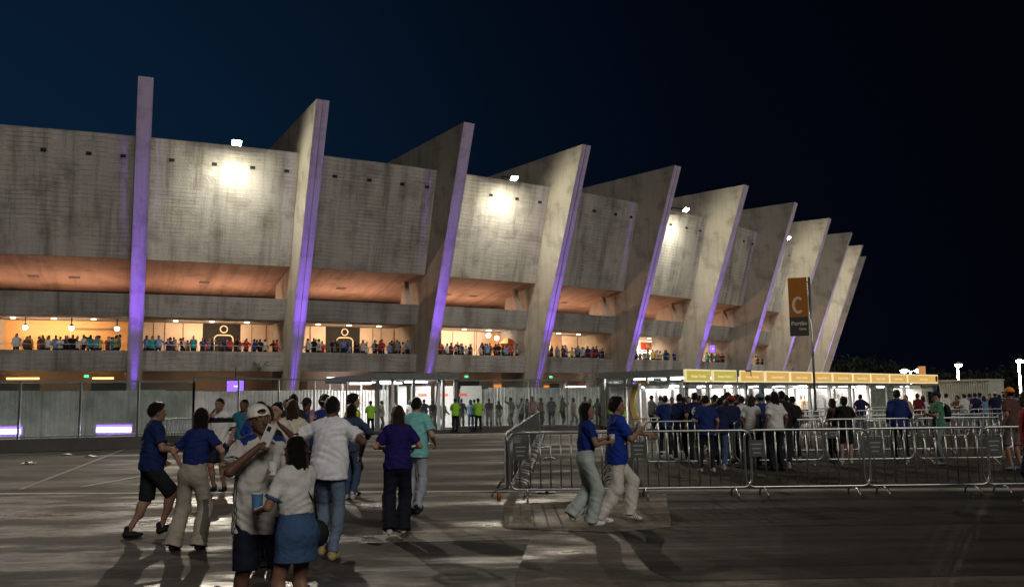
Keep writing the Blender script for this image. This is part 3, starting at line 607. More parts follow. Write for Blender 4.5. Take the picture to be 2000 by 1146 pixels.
# purple wall washers at the foot of each fin
for i in range(F0 + 1, F1 + 1):
    c = P(i, 28.6, 0.28); s = empty('wall_washer', P(i, 28.6, 0), label='purple uplighter box at the foot of the %s concrete fin from the left' % (ord_(i + 1) if i >= 0 else 'hidden leftmost'), cat='uplighter', group='purple uplighters at the feet of the fins')
    ax = (et(i), er(i) * -0.6 + Vector((0, 0, .8)), (er(i) * -0.8 + Vector((0, 0, -.6))))
    MB().box(c, (0.8, 0.5, 0.3), ax).build('housing', M['steel_dark'], s)
    MB().box(P(i, 28.6, 0.06), (0.5, 0.3, 0.12), (et(i), er(i), (0, 0, 1))).build('base', M['steel_dark'], s)
    for sg in (-1, 1):      # unseen plates added to keep the beam on the narrow face of the fin
        MB().box(P(i, 28.6, 0.87) + et(i) * (0.058 * sg), (0.012, 1.7, 1.1), (et(i), er(i), (0, 0, 1))).build('added_beam_plate', M['steel_dark'], s)
    lamp('SPOT', 'purple_beam', c + Vector((0, 0, .22)), 5500, (.20, .065, 1.0), s, aim=P(i, 25.6, 3.0), size=0.05, angle=100, blend=1.0)
    lamp('SPOT', 'purple_beam', c + Vector((0, 0, .24)), 40000, (.24, .09, 1.0), s, aim=P(i, 29.9, 13.0), size=0.04, angle=42, blend=1.0)
# ------------------------------------------------------------------ fences, glass boxes, turnstiles
def H(p, z): return Vector((p[0], p[1], z))
def fence_run(name, lab, cat, a, b, h, n, plinth=0.3, mesh=False, braces=(), group=None, glassy=True):
    a, b = Vector((a[0], a[1], 0)), Vector((b[0], b[1], 0)); d = (b - a).normalized(); nn = Vector((-d.y, d.x, 0)); L = (b - a).length
    s = empty(name, (a + b) / 2, label=lab, cat=cat, group=group)
    if plinth: MB().box((a + b) / 2 + Vector((0, 0, plinth / 2 - .01)), (L, 0.3, plinth + .02), (d, nn, (0, 0, 1))).build('plinth', M['dark_concrete'], s)
    for zz, w in ((h, 0.07), (plinth + 0.06, 0.05)): MB().bar(H(a, zz), H(b, zz), w).build('rail', M['steel_grey'], s)
    for k in range(n + 1):
        p = lerp(a, b, k / n); MB().bar(H(p, plinth), H(p, h), 0.07).build('post', M['galv'], s)
        if k < n and glassy:
            q = lerp(a, b, (k + 1) / n); MB().box(H((p + q) / 2, (h + plinth) / 2 + .03), ((q - p).length - .1, 0.012, h - plinth - .2), (d, nn, (0, 0, 1))).build('glass_panel', M['glass'], s)
        if k in braces: MB().bar(H(p + d * -.05, h * .95), H(p + d * -1.0 + nn * -.6, plinth), 0.05).build('brace', M['galv'], s)
    return s
GL = gnd(-40, 886); G1 = Vector((-12.6, 36.2, 0)); G2 = Vector((-7.1, 47.4, 0)); G3 = Vector((-3.1, 49.4, 0)); G4 = Vector((4.95, 50.4, 0))
fence_run('glass_fence', 'long dusty glass fence on a dark plinth, left of the walking man in blue', 'fence', Vector((GL.x * 1.35, GL.y - 2.2, 0)), G1, 2.55, 7, 0.46)
fence_run('glass_fence', 'glass fence running back behind the group of people to the glazed doorway', 'fence', G1, G2, 2.7, 5, 0.16, glassy=False)
fence_run('glass_fence', 'glazed fence with a slanting brace between the two glass entrance boxes', 'fence', G3, G4, 2.72, 4, 0.22, braces=(2, 3))
def corrugated(name, lab, a, b, z0, z1, n, mat=None, group=None):
    a, b = Vector((a[0], a[1], 0)), Vector((b[0], b[1], 0)); s = empty(name, (a + b) / 2, label=lab, cat='fence', group=group); rng = random.Random(int(a.x * 10))
    for k in range(n):
        p, q = lerp(a, b, k / n), lerp(a, b, (k + 1) / n); d = (q - p).normalized(); nn = Vector((-d.y, d.x, 0)); L = (q - p).length; off = nn * rng.uniform(-.06, .06); top = z1 + rng.uniform(-.06, .06)
        mb = MB(); m_ = int(L / 0.036); pr = None
        for j in range(m_ + 1):
            t = L * j / m_; ph = (t / 0.22) % 1.0; dd = 0.045 * (1 if ph < .35 else -1 if .5 < ph < .85 else (1 - (ph - .35) / .15 * 2) if ph <= .5 else (-1 + (ph - .85) / .15 * 2))
            c = p + d * t + nn * dd + off
            if pr is not None: mb.quad([H(pr, z0), H(c, z0), H(c, top), H(pr, top)])
            pr = c
        mb.build('sheet', mat or M['galv_sheet'], s)
        MB().bar(H(p + off + nn * .1, 0), H(p + off + nn * .1, z1), 0.08).build('post', M['steel_grey'], s)
    return s
corrugated('metal_fence', 'long corrugated metal fence in front of the stadium, left of the glazed doorway', (-24.5, 39.5), (-7.6, 55.5), 0.1, 2.32, 12)
corrugated('metal_fence', 'corrugated metal fence behind the queue between the two glass entrance boxes', (-3.3, 57.0), (5.4, 57.6), 0.1, 2.38, 5)
corrugated('metal_fence', 'corrugated metal fence seen through the glass behind the big golden letter', (6.2, 55.0), (10.6, 57.5), 0.1, 2.3, 3)
MB_ = MB()
def glass_box(name, lab, A, B, back, h, cols, side=True):
    """entrance box: fascia canopy, posts, glass front, roof, tube lamps"""
    A, B = Vector((A[0], A[1], 0)), Vector((B[0], B[1], 0)); d = (B - A).normalized(); nn = Vector((-d.y, d.x, 0)); L = (B - A).length
    s = empty(name, (A + B) / 2, label=lab, cat='entrance')
    MB().box(H((A + B) / 2 + nn * (back / 2), h - .16), (L + .4, back + .4, 0.34), (d, nn, (0, 0, 1))).build('canopy', M['steel_grey'], s)
    for k, t in enumerate(cols):
        p = A + d * (L * t); MB().box(H(p + nn * .08, (h - .33) / 2), (0.14, 0.14, h - .33), (d, nn, (0, 0, 1))).build('post', M['white_steel' if k % 2 else 'galv'], s)
        MB().box(H(p + nn * (back - .08), (h - .33) / 2), (0.12, 0.12, h - .33), (d, nn, (0, 0, 1))).build('post', M['galv'], s)
        if k < len(cols) - 1:
            q = A + d * (L * cols[k + 1]); MB().box(H((p + q) / 2 + nn * .08, 1.35), ((q - p).length - .2, 0.012, 2.5), (d, nn, (0, 0, 1))).build('glass_panel', M['glass_clear'], s)
    for t in (.28, .72):
        for bk in (.3, .75):
            p = A + d * (L * t) + nn * (back * bk); MB().box(H(p, h - .38), (1.3, 0.12, 0.07), (d, nn, (0, 0, 1))).build('tube_lamp', M['lamp_white'], s)
        lamp('AREA', 'tube_light', H(A + d * (L * t) + nn * back * .5, h - .45), 130, (1, .94, .9), s, aim=H(A + d * (L * t) + nn * back * .5, 0), size=1.2)
    MB().box(H((A + B) / 2 - nn * .05, .06), (L, 0.35, 0.14), (d, nn, (0, 0, 1))).build('threshold', M['dark_concrete'], s)
    return s, A, B, d, nn
pb, A, B, d, nn = glass_box('entrance_box', 'glazed doorway under a grey canopy behind the woman in indigo', G2 + Vector((.15, 0, 0)), G3, 9.0, 3.1, (0, .18, .45, .78, .84, 1))
MB().bar(H(A + d * 3.3, 2.6), H(A + d * 2.75 - nn * .7, .1), 0.06).build('brace', M['galv'], pb)
# pale partitions inside that doorway
for k, (x, y, w) in enumerate(((-5.6, 55.6, 1.2), (-4.2, 56.2, 1.2), (-2.6, 56.8, 1.3), (-6.6, 54.6, .5))):
    MB().box((x, y, 1.3), (w, 0.08, 2.5)).build('partition', M['white_steel'], pb)
for x, y in ((-5.3, 53.5), (-4.1, 54.2), (-3.0, 54.8)): MB().box((x, y, 2.0), (0.5, 0.06, 0.16)).build('red_notice', M['red_sign'], pb)
lamp('AREA', 'doorway_light', (-4.6, 53.0, 2.7), 220, (1, .9, .84), pb, aim=(-4.6, 54.5, 0), size=3)
pc, A, B, d, nn = glass_box('entrance_box', 'glass box with a big golden letter C under a slanting grey canopy', (4.9, 50.0), (8.55, 45.6), 5.0, 3.05, (0, .28, .55, .8, 1))
cc = lerp(A, B, .50) - nn * .04; letter_c(2.35, 1.75, .34, H(cc, 1.42), d, M['gold'], pc, 'golden_letter')
# turnstile row
TA, TB = Vector((8.7, 45.2, 0)), Vector((30.6, 66.0, 0)); td = (TB - TA).normalized(); tn = Vector((-td.y, td.x, 0)); TL = (TB - TA).length
xs = [1335, 1387, 1440, 1492, 1541, 1585, 1624, 1664, 1699, 1736, 1771, 1832]
def on_line(x):
    r_ = ray(x, 780); k = r_.x / r_.y    # X = kY ; point on TA + t td
    t = (TA.x - k * TA.y) / (k * td.y - td.x); return t
ts = [on_line(x) for x in xs]
tu = empty('turnstile_hall', (TA + TB) / 2, label='long bright turnstile hall with white roof and glass bays below the ochre signs', cat='entrance hall')
hh = 3.06
MB().box(H((TA + TB) / 2 + tn * 2.6, hh - .72), (TL + .1, 5.2, 0.12), (td, tn, (0, 0, 1))).build('roof', M['steel_grey'], tu)
MB().box(H((TA + TB) / 2 + tn * 5.2, 1.2), (TL, 0.1, 2.3), (td, tn, (0, 0, 1))).build('back_wall', surf('hall_back_wall', (0.42, 0.39, 0.40), 0.6, var=.2, scale=.6), tu)
for k in range(len(ts) - 1):
    t0, t1 = ts[k], ts[k + 1]; c = TA + td * ((t0 + t1) / 2); g = 0.30 if k in (1, 2) else 0.14
    w = t1 - t0 - g
    s = empty('sign_panel', H(c, hh - .66), label='%s ochre sign panel from the left on the turnstile hall roof edge' % ord_(k + 1) if k > 1 else ('olive sign panel with a hazy left end above the leftmost turnstile' if k == 0 else 'second olive sign panel, with a pale rim, above the turnstiles'), cat='sign', group='sign panels above the turnstiles')
    MB().box(H(c - tn * .06, hh - .33), (w, 0.12, 0.62), (td, tn, (0, 0, 1))).build('sign_rim', M['sign_frame'], s)
    MB().box(H(c - tn * .135, hh - .33), (w - .16, 0.03, 0.48), (td, tn, (0, 0, 1))).build('sign_face', M['olive_sign' if k < 2 else 'yellow_sign'], s)
    add_text('Acesso Portão C' if k % 2 else 'Acesso Torcida', 0.20, H(c - tn * .155, hh - .36), td, (0, 0, 1), M['sign_letter'], s, 'lettering', 0.003)
    if k == 10: MB().box(H(c - tn * .156 + td * (w / 2 - .35), hh - .31), (.32, .01, .36), (td, tn, (0, 0, 1))).build('number_plate', M['charcoal'], s)
for k, t in enumerate(ts):
    p = TA + td * t; wd = 0.3 if k in (2, 3) else 0.14
    MB().box(H(p + tn * .12, 1.2), (wd, 0.16, 2.4), (td, tn, (0, 0, 1))).build('post', M['white_steel' if k % 2 == 0 else 'steel_grey'], tu)
    MB().box(H(p + tn * 2.7, 1.2), (0.1, 0.1, 2.4), (td, tn, (0, 0, 1))).build('post', M['white_steel'], tu)
for k in range(len(ts) - 1):
    t0, t1 = ts[k], ts[k + 1]; c = TA + td * ((t0 + t1) / 2)
    for bk, w, tt in ((1.0, 1.1, .4), (3.2, 0.9, .6)):
        q = TA + td * lerp(t0, t1, tt) + tn * bk; MB().box(H(q, hh - .84), (w, .13, .07), (td, tn, (0, 0, 1))).build('tube_lamp', M['lamp_white'], tu)
    lamp('AREA', 'hall_light', H(c + tn * 2.2, hh - .95), 170, (1, .87, .80), tu, aim=H(c + tn * 2.2, 0), size=1.8)
    MB().box(H(c + tn * .12, 1.25), (t1 - t0 - .3, 0.012, 2.3), (td, tn, (0, 0, 1))).build('glass_panel', M['glass_clear'], tu) if k % 3 != 1 else None
    if k < 10:   # full-height turnstile with a comb of curved arms
        q = c + tn * 2.4; s = empty('turnstile', H(q, 0), math.atan2(td.y, td.x), label='full-height turnstile of stacked horizontal bars in the %s bay of the bright hall' % ord_(k + 1), cat='turnstile', group='turnstiles in the bright hall')
        for dx in (-.62, .62): MB().box(H(q + td * dx, 1.08), (.08, .5, 2.16), (td, tn, (0, 0, 1))).build('frame', M['white_steel'], s)
        mb = MB()
        for z in range(12): mb.bar(H(q + td * -.58, .3 + z * .15), H(q + td * .1 + tn * .2, .3 + z * .15), .035)
        mb.build('rotor_arms', M['galv'], s); MB().tube([H(q, .1), H(q, 2.15)], .05, 8).build('rotor_post', M['galv'], s, smooth=True)
        MB().box(H(q, 2.2), (1.3, .5, .1), (td, tn, (0, 0, 1))).build('top_cover', M['white_steel'], s)
p = TA + td * on_line(1628) + tn * 3.6; o = MB().box(H(p, 2.0), (1.1, .08, .5), (td, tn, (0, 0, 1))).build('monitor', M['tv_blue']); tag(o, 'blue glowing monitor inside the bright turnstile hall', 'monitor')
s = empty('ticket_booth', TA + td * (TL - 1.2) + tn * 1.5, label='pale booth with a small window at the right end of the turnstile hall', cat='booth')
q = TA + td * (TL - 1.2) + tn * 1.3; MB().box(H(q, 1.15), (2.2, 2.0, 2.28), (td, tn, (0, 0, 1))).build('wall', M['container'], s)
MB().box(H(q - tn * 1.01 + td * .3, 1.45), (.7, .04, .8), (td, tn, (0, 0, 1))).build('window', M['charcoal'], s)
MB().box(H(q - tn * 1.02 - td * .6, 1.0), (.05, .04, 2.0), (td, tn, (0, 0, 1))).build('door_edge', M['white_steel'], s)
# container
cp = at(1836, 780, 64); cq = at(1934, 778, 61.5); cd = (H(cq, 0) - H(cp, 0)).normalized(); cn = Vector((-cd.y, cd.x, 0)); cL = (H(cq, 0) - H(cp, 0)).length
s = empty('container', H(cp, 0), label='pale ribbed shipping container to the right of the turnstile hall', cat='container'); c = H((cp + cq) / 2, 0)
MB().box(H(c + cn * 1.25, 1.3), (cL, 2.4, 2.5), (cd, cn, (0, 0, 1))).build('body', M['container'], s)
mb = MB()
for k in range(22): mb.box(H(H(cp, 0) + cd * (cL * (k + .5) / 22) + cn * .03, 1.3), (cL / 44, .06, 2.3), (cd, cn, (0, 0, 1)))
mb.build('ribs', M['container'], s)
for z in (.1, 2.58): MB().box(H(c + cn * 1.22, z), (cL + .06, 2.56, .12), (cd, cn, (0, 0, 1))).build('frame_rail', M['container'], s)
# ------------------------------------------------------------------ lamp posts and their light
def street_lamp(x, ytop, Y, lab, double=False, e=2500):
    t = at(x, ytop, Y); s = empty('lamp_post', H(t, 0), label=lab, cat='street lamp', group='lamp posts on the far right'); k = Y / 110
    MB().tube([H(t, 0), H(t, 1.2), t], .12, 8, rs=[.2 * k, .16 * k, .10 * k]).build('pole', M['white_steel'], s, smooth=True)
    for dx in ((-.9, .9) if double else (0,)):
        hp = t + Vector((dx * k, -.3 * k, 0)); MB().bar(t + Vector((0, 0, -.05)), hp, .1 * k).build('arm', M['steel_grey'], s)
        MB().tube([hp + Vector((0, 0, .35 * k)), hp + Vector((0, 0, .1 * k))], .1, 12, rs=[.16 * k, .42 * k]).build('lamp_head', M['steel_grey'], s)
        MB().sphere(hp, .42 * k, 12, sz=(1, 1, .6)).build('lens', M['lamp_hot'], s, smooth=True)
        lamp('POINT', 'lamp_light', hp + Vector((0, 0, -.4 * k)), e, (1, .93, .72), s, size=.15)
    return s
street_lamp(1870, 713, 120, 'tall lamp post with a brilliant head between the container and the right edge', e=4500)
street_lamp(1989, 705, 95, 'nearest tall lamp post at the right edge, shining white', e=4500)
street_lamp(1778, 724, 150, 'distant twin-headed lamp post just above the ochre signs', True, e=2500)
# gate totem
tp = at(1593, 800, 38); s = empty('gate_sign', H(tp, 0), label='tall totem with an orange and grey panel lettered C Portão on a steel pole', cat='sign'); top = at(1589, 541, 38).z
MB().tube([H(tp, 0), H(tp, top)], .05, 10).build('pole', M['galv'], s, smooth=True); MB().tube([H(tp, 0), H(tp, .03)], .16, 12).build('base_plate', M['steel_grey'], s)
pd = Vector((-.93, .37, 0)); pnn = Vector((-.37, -.93, 0)); wq = .76; zb = at(1590, 655, 38).z; zm = at(1590, 618, 38).z
oq = H(tp, 0) + pd * (.10 + wq / 2)
MB().box(H(oq, (top + zm) / 2), (wq, .08, top - zm), (pd, pnn, (0, 0, 1))).build('orange_panel', M['totem_orange'], s)
MB().box(H(oq, (zb + zm) / 2), (wq, .08, zm - zb), (pd, pnn, (0, 0, 1))).build('grey_panel', M['totem_grey'], s)
letter_c(.72, .50, .115, H(oq + pnn * .045, zm + .50), -pd, M['totem_letter'], s)
add_text('Portão', .23, H(oq + pnn * .045, zm - .27), -pd, (0, 0, 1), M['totem_letter'], s, 'lettering', .004)
add_text('Gate', .15, H(oq + pnn * .045 - pd * .14, zm - .5), -pd, (0, 0, 1), M['totem_letter'], s, 'lettering', .004)
for z in (top - .2, zb + .2): MB().bar(H(tp, z), H(oq, z), .05).build('bracket', M['galv'], s)
tp = at(1803, 760, 100); s = empty('gate_sign', H(tp, 0), label='small distant dark red totem with a letter D above the ochre signs', cat='sign'); z1 = at(1803, 715, 100).z
MB().bar(H(tp, 0), H(tp, z1 - 1.5), .12).build('pole', M['galv'], s); MB().box(H(tp, z1 - 1.1), (.75, .1, 2.2)).build('panel', M['totem_orange'], s); add_text('D', .8, H(tp + Vector((0, -.06, 0)), z1 - 1.55), (1, 0, 0), (0, 0, 1), M['totem_letter'], s, 'gate_letter', .006)
# LED light bars behind the left glass fence
for x0, x1, y, txt in ((-45, 42, 842, 'glowing purple and white light bar at the left edge behind the glass'), (188, 257, 838, 'glowing purple and white light bar behind the glass, left of the man in blue')):
    a, b = at(x0, y, 37.2), at(x1, y, 37.2); b.z = a.z = (a.z + b.z) / 2; c = (a + b) / 2; w = (b - a).length
    s = empty('light_bar', H(c, 0), label=txt, cat='light bar', group='light bars behind the glass fence')
    MB().box(c + Vector((0, .10, .03)), (w + .12, .16, .42)).build('housing', M['white_steel'], s)
    MB().box(c + Vector((0, .0, .02)), (w, .03, .32)).build('lens', M['led_purple'], s); MB().box(c + Vector((0, -.02, -.01)), (w * .97, .03, .17)).build('tube', M['led_white'], s)
    MB().box(H(c + Vector((0, .12, 0)), c.z / 2 - .1), (w, .3, c.z - .2)).build('pedestal', M['white_steel'], s)
    lamp('AREA', 'bar_light', c + Vector((0, -.06, 0)), 22, (.62, .5, 1), s, aim=c + Vector((0, -3, -1)), size=w, size_y=.2)
# ------------------------------------------------------------------ crowd barriers
def make_barrier(W=2.12, H_=1.10, z0=.17, nb=11, plate=True, lab=None):
    s = empty('crowd_barrier', label=lab or 'grey steel crowd barrier', cat='barrier')
    r = .14; x0, x1 = -W / 2 + .03, W / 2 - .03; pts = []
    for cx_, cz, a0 in ((x1 - r, H_ - r, 0), (x0 + r, H_ - r, 90), (x0 + r, z0 + r, 180), (x1 - r, z0 + r, 270)):
        for k in range(5): a = R(a0 + 22.5 * k); pts.append((cx_ + r * math.cos(a), 0, cz + r * math.sin(a)))
    MB().tube(pts, .021, 8, closed=True).build('frame', M['galv'], s, smooth=True)
    mb = MB()
    for k in range(nb): x = lerp(x0, x1, (k + 1) / (nb + 1)); mb.tube([(x, 0, z0 + .01), (x, 0, H_ - .01)], .0125, 6)
    mb.build('bars', M['galv'], s, smooth=True)
    for sx_ in (-1, 1):
        x = sx_ * (W / 2 - .32); pts = [(x, -.28, .015)]
        pts += [(x, -.28 + .10 * (1 - math.cos(a)), .015 + .12 * math.sin(a) + .0) for a in [R(30 * k) for k in range(1, 4)]] + [(x, 0, .165)] + [(x, .28 - .10 * (1 - math.cos(a)), .015 + .12 * math.sin(a)) for a in [R(90 - 30 * k) for k in range(0, 3)]] + [(x, .28, .015)]
        MB().tube(pts, .017, 6).build('foot', M['galv'], s, smooth=True)
    if plate:
        p = MB().box((-W / 2 + .22, -.03, .80), (.26, .01, .27)).build('plate', M['plate'], s)
        for q, z in enumerate((.87, .80, .73)):
            l_ = MB().box((-W / 2 + .22, -.038, z), (.18 - .03 * q, .004, .022)).build('plate_marks', M['plate_letter']); l_.parent = p
    return s
bproto = make_barrier(); bused = [False]
def barrier(x, y, rz, lab, group):
    o = bproto if not bused[0] else copy_tree(bproto); bused[0] = True
    o.matrix_basis = Matrix.Translation((x, y, 0)) @ Matrix.Rotation(rz, 4, 'Z'); tag(o, lab, 'barrier', group); return o
def row(px, rz, lab, group):
    for k, (x, y) in enumerate(px): barrier(x, y, rz, lab % ord_(k + 1), group)
ybar = lambda x: 15.42 - .010 * (x - 1)
row([(1.02 + 2.0 * 0 + 1.96 * k - .07, ybar(k * 2)) for k in range(6)], R(-.7), '%s barrier from the left in the front row facing the camera', 'front row of crowd barriers')
row([(at(x, 880, 21.8).x, 21.8 - .02 * k) for k, x in enumerate(range(1345, 2200, 176))], R(-1), '%s barrier from the left in the second row, behind the front row', 'second row of crowd barriers')
row([(at(x, 860, 25.6).x, 25.6) for k, x in enumerate(range(1310, 2100, 149))], R(1), '%s barrier from the left in the third row, amid the queue', 'third row of crowd barriers')
row([(at(x, 840, 33.5).x, 33.5 + .05 * k) for k, x in enumerate(range(1500, 2080, 114))], R(2), '%s barrier from the left in the fourth row, before the bright hall', 'fourth row of crowd barriers')
row([(at(x, 830, 42).x, 42 + .1 * k) for k, x in enumerate(range(1630, 2080, 92))], R(3), '%s barrier from the left in the farthest row below the container', 'farthest row of crowd barriers')
# rows running away from the camera, with sheets on the left one
def away(x0, y0, x1, y1, n, lab, group):
    d = math.atan2(y1 - y0, x1 - x0)
    for k in range(n):
        t = (k + .5) / n; barrier(lerp(x0, x1, t), lerp(y0, y1, t), d + math.pi, lab % ord_(k + 1), group)
away(-.12, 15.55, 1.25, 44.5, 14, '%s barrier, counted from the camera, in the sheeted row running to the gate', 'barriers running back to the gate')
away(1.78, 15.75, 3.1, 28.5, 6, '%s barrier, counted from the camera, in the row behind the walking couple', 'barriers running back behind the couple')
for k in range(14):
    t = (k + .5) / 14; c = Vector((lerp(-.12, 1.25, t) - .035, lerp(15.55, 44.5, t), .64)); d_ = Vector((1.37, 28.95, 0)).normalized(); n_ = Vector((-d_.y, d_.x, 0))
    mb = MB(); pr = None; L = 1.92; rng = random.Random(k)
    for j in range(49):
        q = c + d_ * (L * (j / 48 - .5)) + n_ * (.012 * math.sin(j * .9) + .008 * math.sin(j * .37 + k))
        if pr is not None: mb.quad([H(pr, .24), H(q, .24), H(q, 1.04), H(pr, 1.04)])
        pr = q
    o = mb.build('cover_sheet', M['sheet_teal']); tag(o, 'pale green ribbed sheet on the %s sheeted barrier from the camera' % ord_(k + 1), 'sheet', 'pale green sheets on the barriers')
# small barrier beside the end of the glass fence
for x, y, Y, lab in ((341, 850, 35.0, 'lone grey barrier behind the man and woman walking in blue'),):
    p = at(x, y, Y); b_ = barrier(p.x, Y, R(70), lab, None)
    if 'group' in b_: del b_['group']
# ------------------------------------------------------------------ trees and scrub far right, a weed on the parapet
def tree(x, Y, h, w, lab, seed):
    b = gnd(x, 800); k = Y / b.y; base = Vector((ray(x, 780).x / ray(x, 780).y * Y, Y, 0)); s = empty('tree', base, label=lab, cat='tree', group='dark trees beyond the gates'); rng = random.Random(seed)
    MB().tube([base, base + Vector((.2, 0, h * .35)), base + Vector((-.1, .2, h * .6))], .3, 7, rs=[.35, .25, .12]).build('trunk', M['bark'], s)
    mb = MB()
    for cl in range(38):
        a = rng.uniform(0, 6.28); rr = rng.random() ** .5 * w / 2; cz = h * (.35 + .6 * rng.random() ** .8 * (1 - (rr / (w / 2)) ** 2 * .5)); cc_ = base + Vector((rr * math.cos(a), rr * math.sin(a), cz))
        for q in range(46):
            o_ = Vector((rng.gauss(0, 1), rng.gauss(0, 1), rng.gauss(0, .7))) * w * .075; c_ = cc_ + o_; sz = rng.uniform(.3, .6)
            u_ = Vector((rng.uniform(-1, 1), rng.uniform(-1, 1), rng.uniform(-1, 1))).normalized(); v_ = u_.orthogonal().normalized()
            mb.quad([c_ - u_ * sz, c_ - v_ * sz * .6, c_ + u_ * sz, c_ + v_ * sz * .6])
    mb.build('crown', M['leaf'], s)
for k, (x, Y, h, w) in enumerate(((1632, 170, 8.5, 12), (1668, 190, 10, 16), (1706, 200, 9.5, 15), (1745, 185, 7.5, 12), (1826, 200, 6.5, 14), (1905, 190, 6, 14), (1950, 210, 7, 15), (2010, 190, 7, 14))):
    tree(x, Y, h, w, 'dark bushy tree beyond the gates, %s from the left along the skyline' % ord_(k + 1), k)
def weed(x, y, Yr, n, sp, lab, seed):
    t = ray_t(x, y, 24.98); d = ray(x, y); zz = EYE + d.z * (P(t, 24.98, 0).y / d.y); rng = random.Random(seed); b = P(t, 24.98, zz - sp * .5); s = empty('weed', b, label=lab, cat='plant')
    ms, ml = MB(), MB()
    for k in range(n):
        tip = b + et(t) * rng.uniform(-sp, sp) + Vector((0, 0, rng.uniform(.3, 1) * sp)) + er(t) * rng.uniform(.05, .4); ms.tube([b, lerp(b, tip, .5) + Vector((0, 0, .1)), tip], .012, 4)
        for q in range(16):
            c_ = lerp(b, tip, rng.uniform(.3, 1)) + Vector((rng.gauss(0, .09), rng.gauss(0, .09), rng.gauss(0, .09))); u_ = Vector((rng.uniform(-1, 1), rng.uniform(-1, 1), rng.uniform(-1, 1))).normalized(); v_ = u_.orthogonal(); v_.normalize()
            ml.quad([c_ - u_ * .07, c_ - v_ * .04, c_ + u_ * .07, c_ + v_ * .04])
    ms.build('stem', M['bark'], s); ml.build('leaves', M['leaf_light'], s)
M['leaf_light'] = surf('weed_leaf', (0.12, 0.16, 0.08), 0.6, var=.4)
weed(506, 714, 70, 9, .75, 'leafy weed growing from the lower parapet left of the second fin', 3)
weed(1140, 738, 70, 6, .5, 'small weed hanging under the parapet above the gate fence', 4)
weed(1512, 722, 115, 12, .7, 'dark round bush on the parapet between the eighth and ninth fins', 5)
# ------------------------------------------------------------------ litter
def litter(x, y, kind, lab, seed):
    g = gnd(x, y); rng = random.Random(seed)
    if kind == 'cup':
        s = MB().tube([g + Vector((0, 0, .0)), g + Vector((0, 0, .12))], .035, 12, rs=[.028, .04]).build('plastic_cup', M['amber_glass'], smooth=True); tag(s, lab, 'cup'); return
    mb = MB(); n = 7
    pts = [[g + Vector(((i / n - .5) * .34 + rng.uniform(-.02, .02), (j / n - .5) * .26 + rng.uniform(-.02, .02), .012 + .07 * rng.random() * (1 - abs(i / n - .5) * 1.6))) for j in range(n + 1)] for i in range(n + 1)]
    for i in range(n):
        for j in range(n): mb.quad([pts[i][j], pts[i + 1][j], pts[i + 1][j + 1], pts[i][j + 1]])
    tag(mb.build('litter', M['litter'], smooth=True), lab, 'litter')
litter(56, 905, 'bag', 'crumpled white plastic bag on the road at the far left', 1); litter(130, 888, 'bag', 'small pale scrap of litter below the left glass fence', 2)
litter(176, 892, 'bag', 'crumpled white cup lid on the road left of the man in blue', 3); litter(1066, 962, 'bag', 'crumpled clear plastic cup just behind the front barriers', 4)
litter(1067, 874, 'bag', 'small white scrap on the road inside the barriers, nearer the gate', 5); litter(1073, 896, 'bag', 'white scrap on the road inside the barriers, nearer the front row', 6)
litter(835, 854, 'bag', 'flat white scrap on the road before the glazed doorway', 7); litter(974, 976, 'cup', 'amber plastic cup standing by the foot of the corner barrier', 8)
litter(838, 868, 'bag', 'tiny pale scrap on the road behind the man in aqua', 9)
# ------------------------------------------------------------------ people: implicit surfaces turned into meshes
A_ = np.array
def nrm(v): v = np.asarray(v, float); return v / (np.linalg.norm(v) + 1e-12)
def sd_cone(p, a, b, ra, rb):
    a = A_(a, dtype=np.float32); b = A_(b, dtype=np.float32); ba = b - a; pa = p - a
    h = np.clip(pa @ ba / (ba @ ba + 1e-12), 0, 1); d = pa - h[..., None] * ba
    return np.sqrt((d * d).sum(-1)) - (ra + (rb - ra) * h)
def sd_ell(p, c, r, Rm=None):
    q = p - A_(c, dtype=np.float32)
    if Rm is not None: q = q @ Rm.astype(np.float32)
    r = A_(r, dtype=np.float32); k0 = np.sqrt(((q / r) ** 2).sum(-1)); k1 = np.sqrt(((q / (r * r)) ** 2).sum(-1)) + 1e-9
    return k0 * (k0 - 1) / k1
def smin(a, b, k):
    h = np.maximum(k - np.abs(a - b), 0) / k; return np.minimum(a, b) - h * h * k * .25
def union(ds, k):
    o = ds[0]
    for d in ds[1:]: o = smin(o, d, k)
    return o
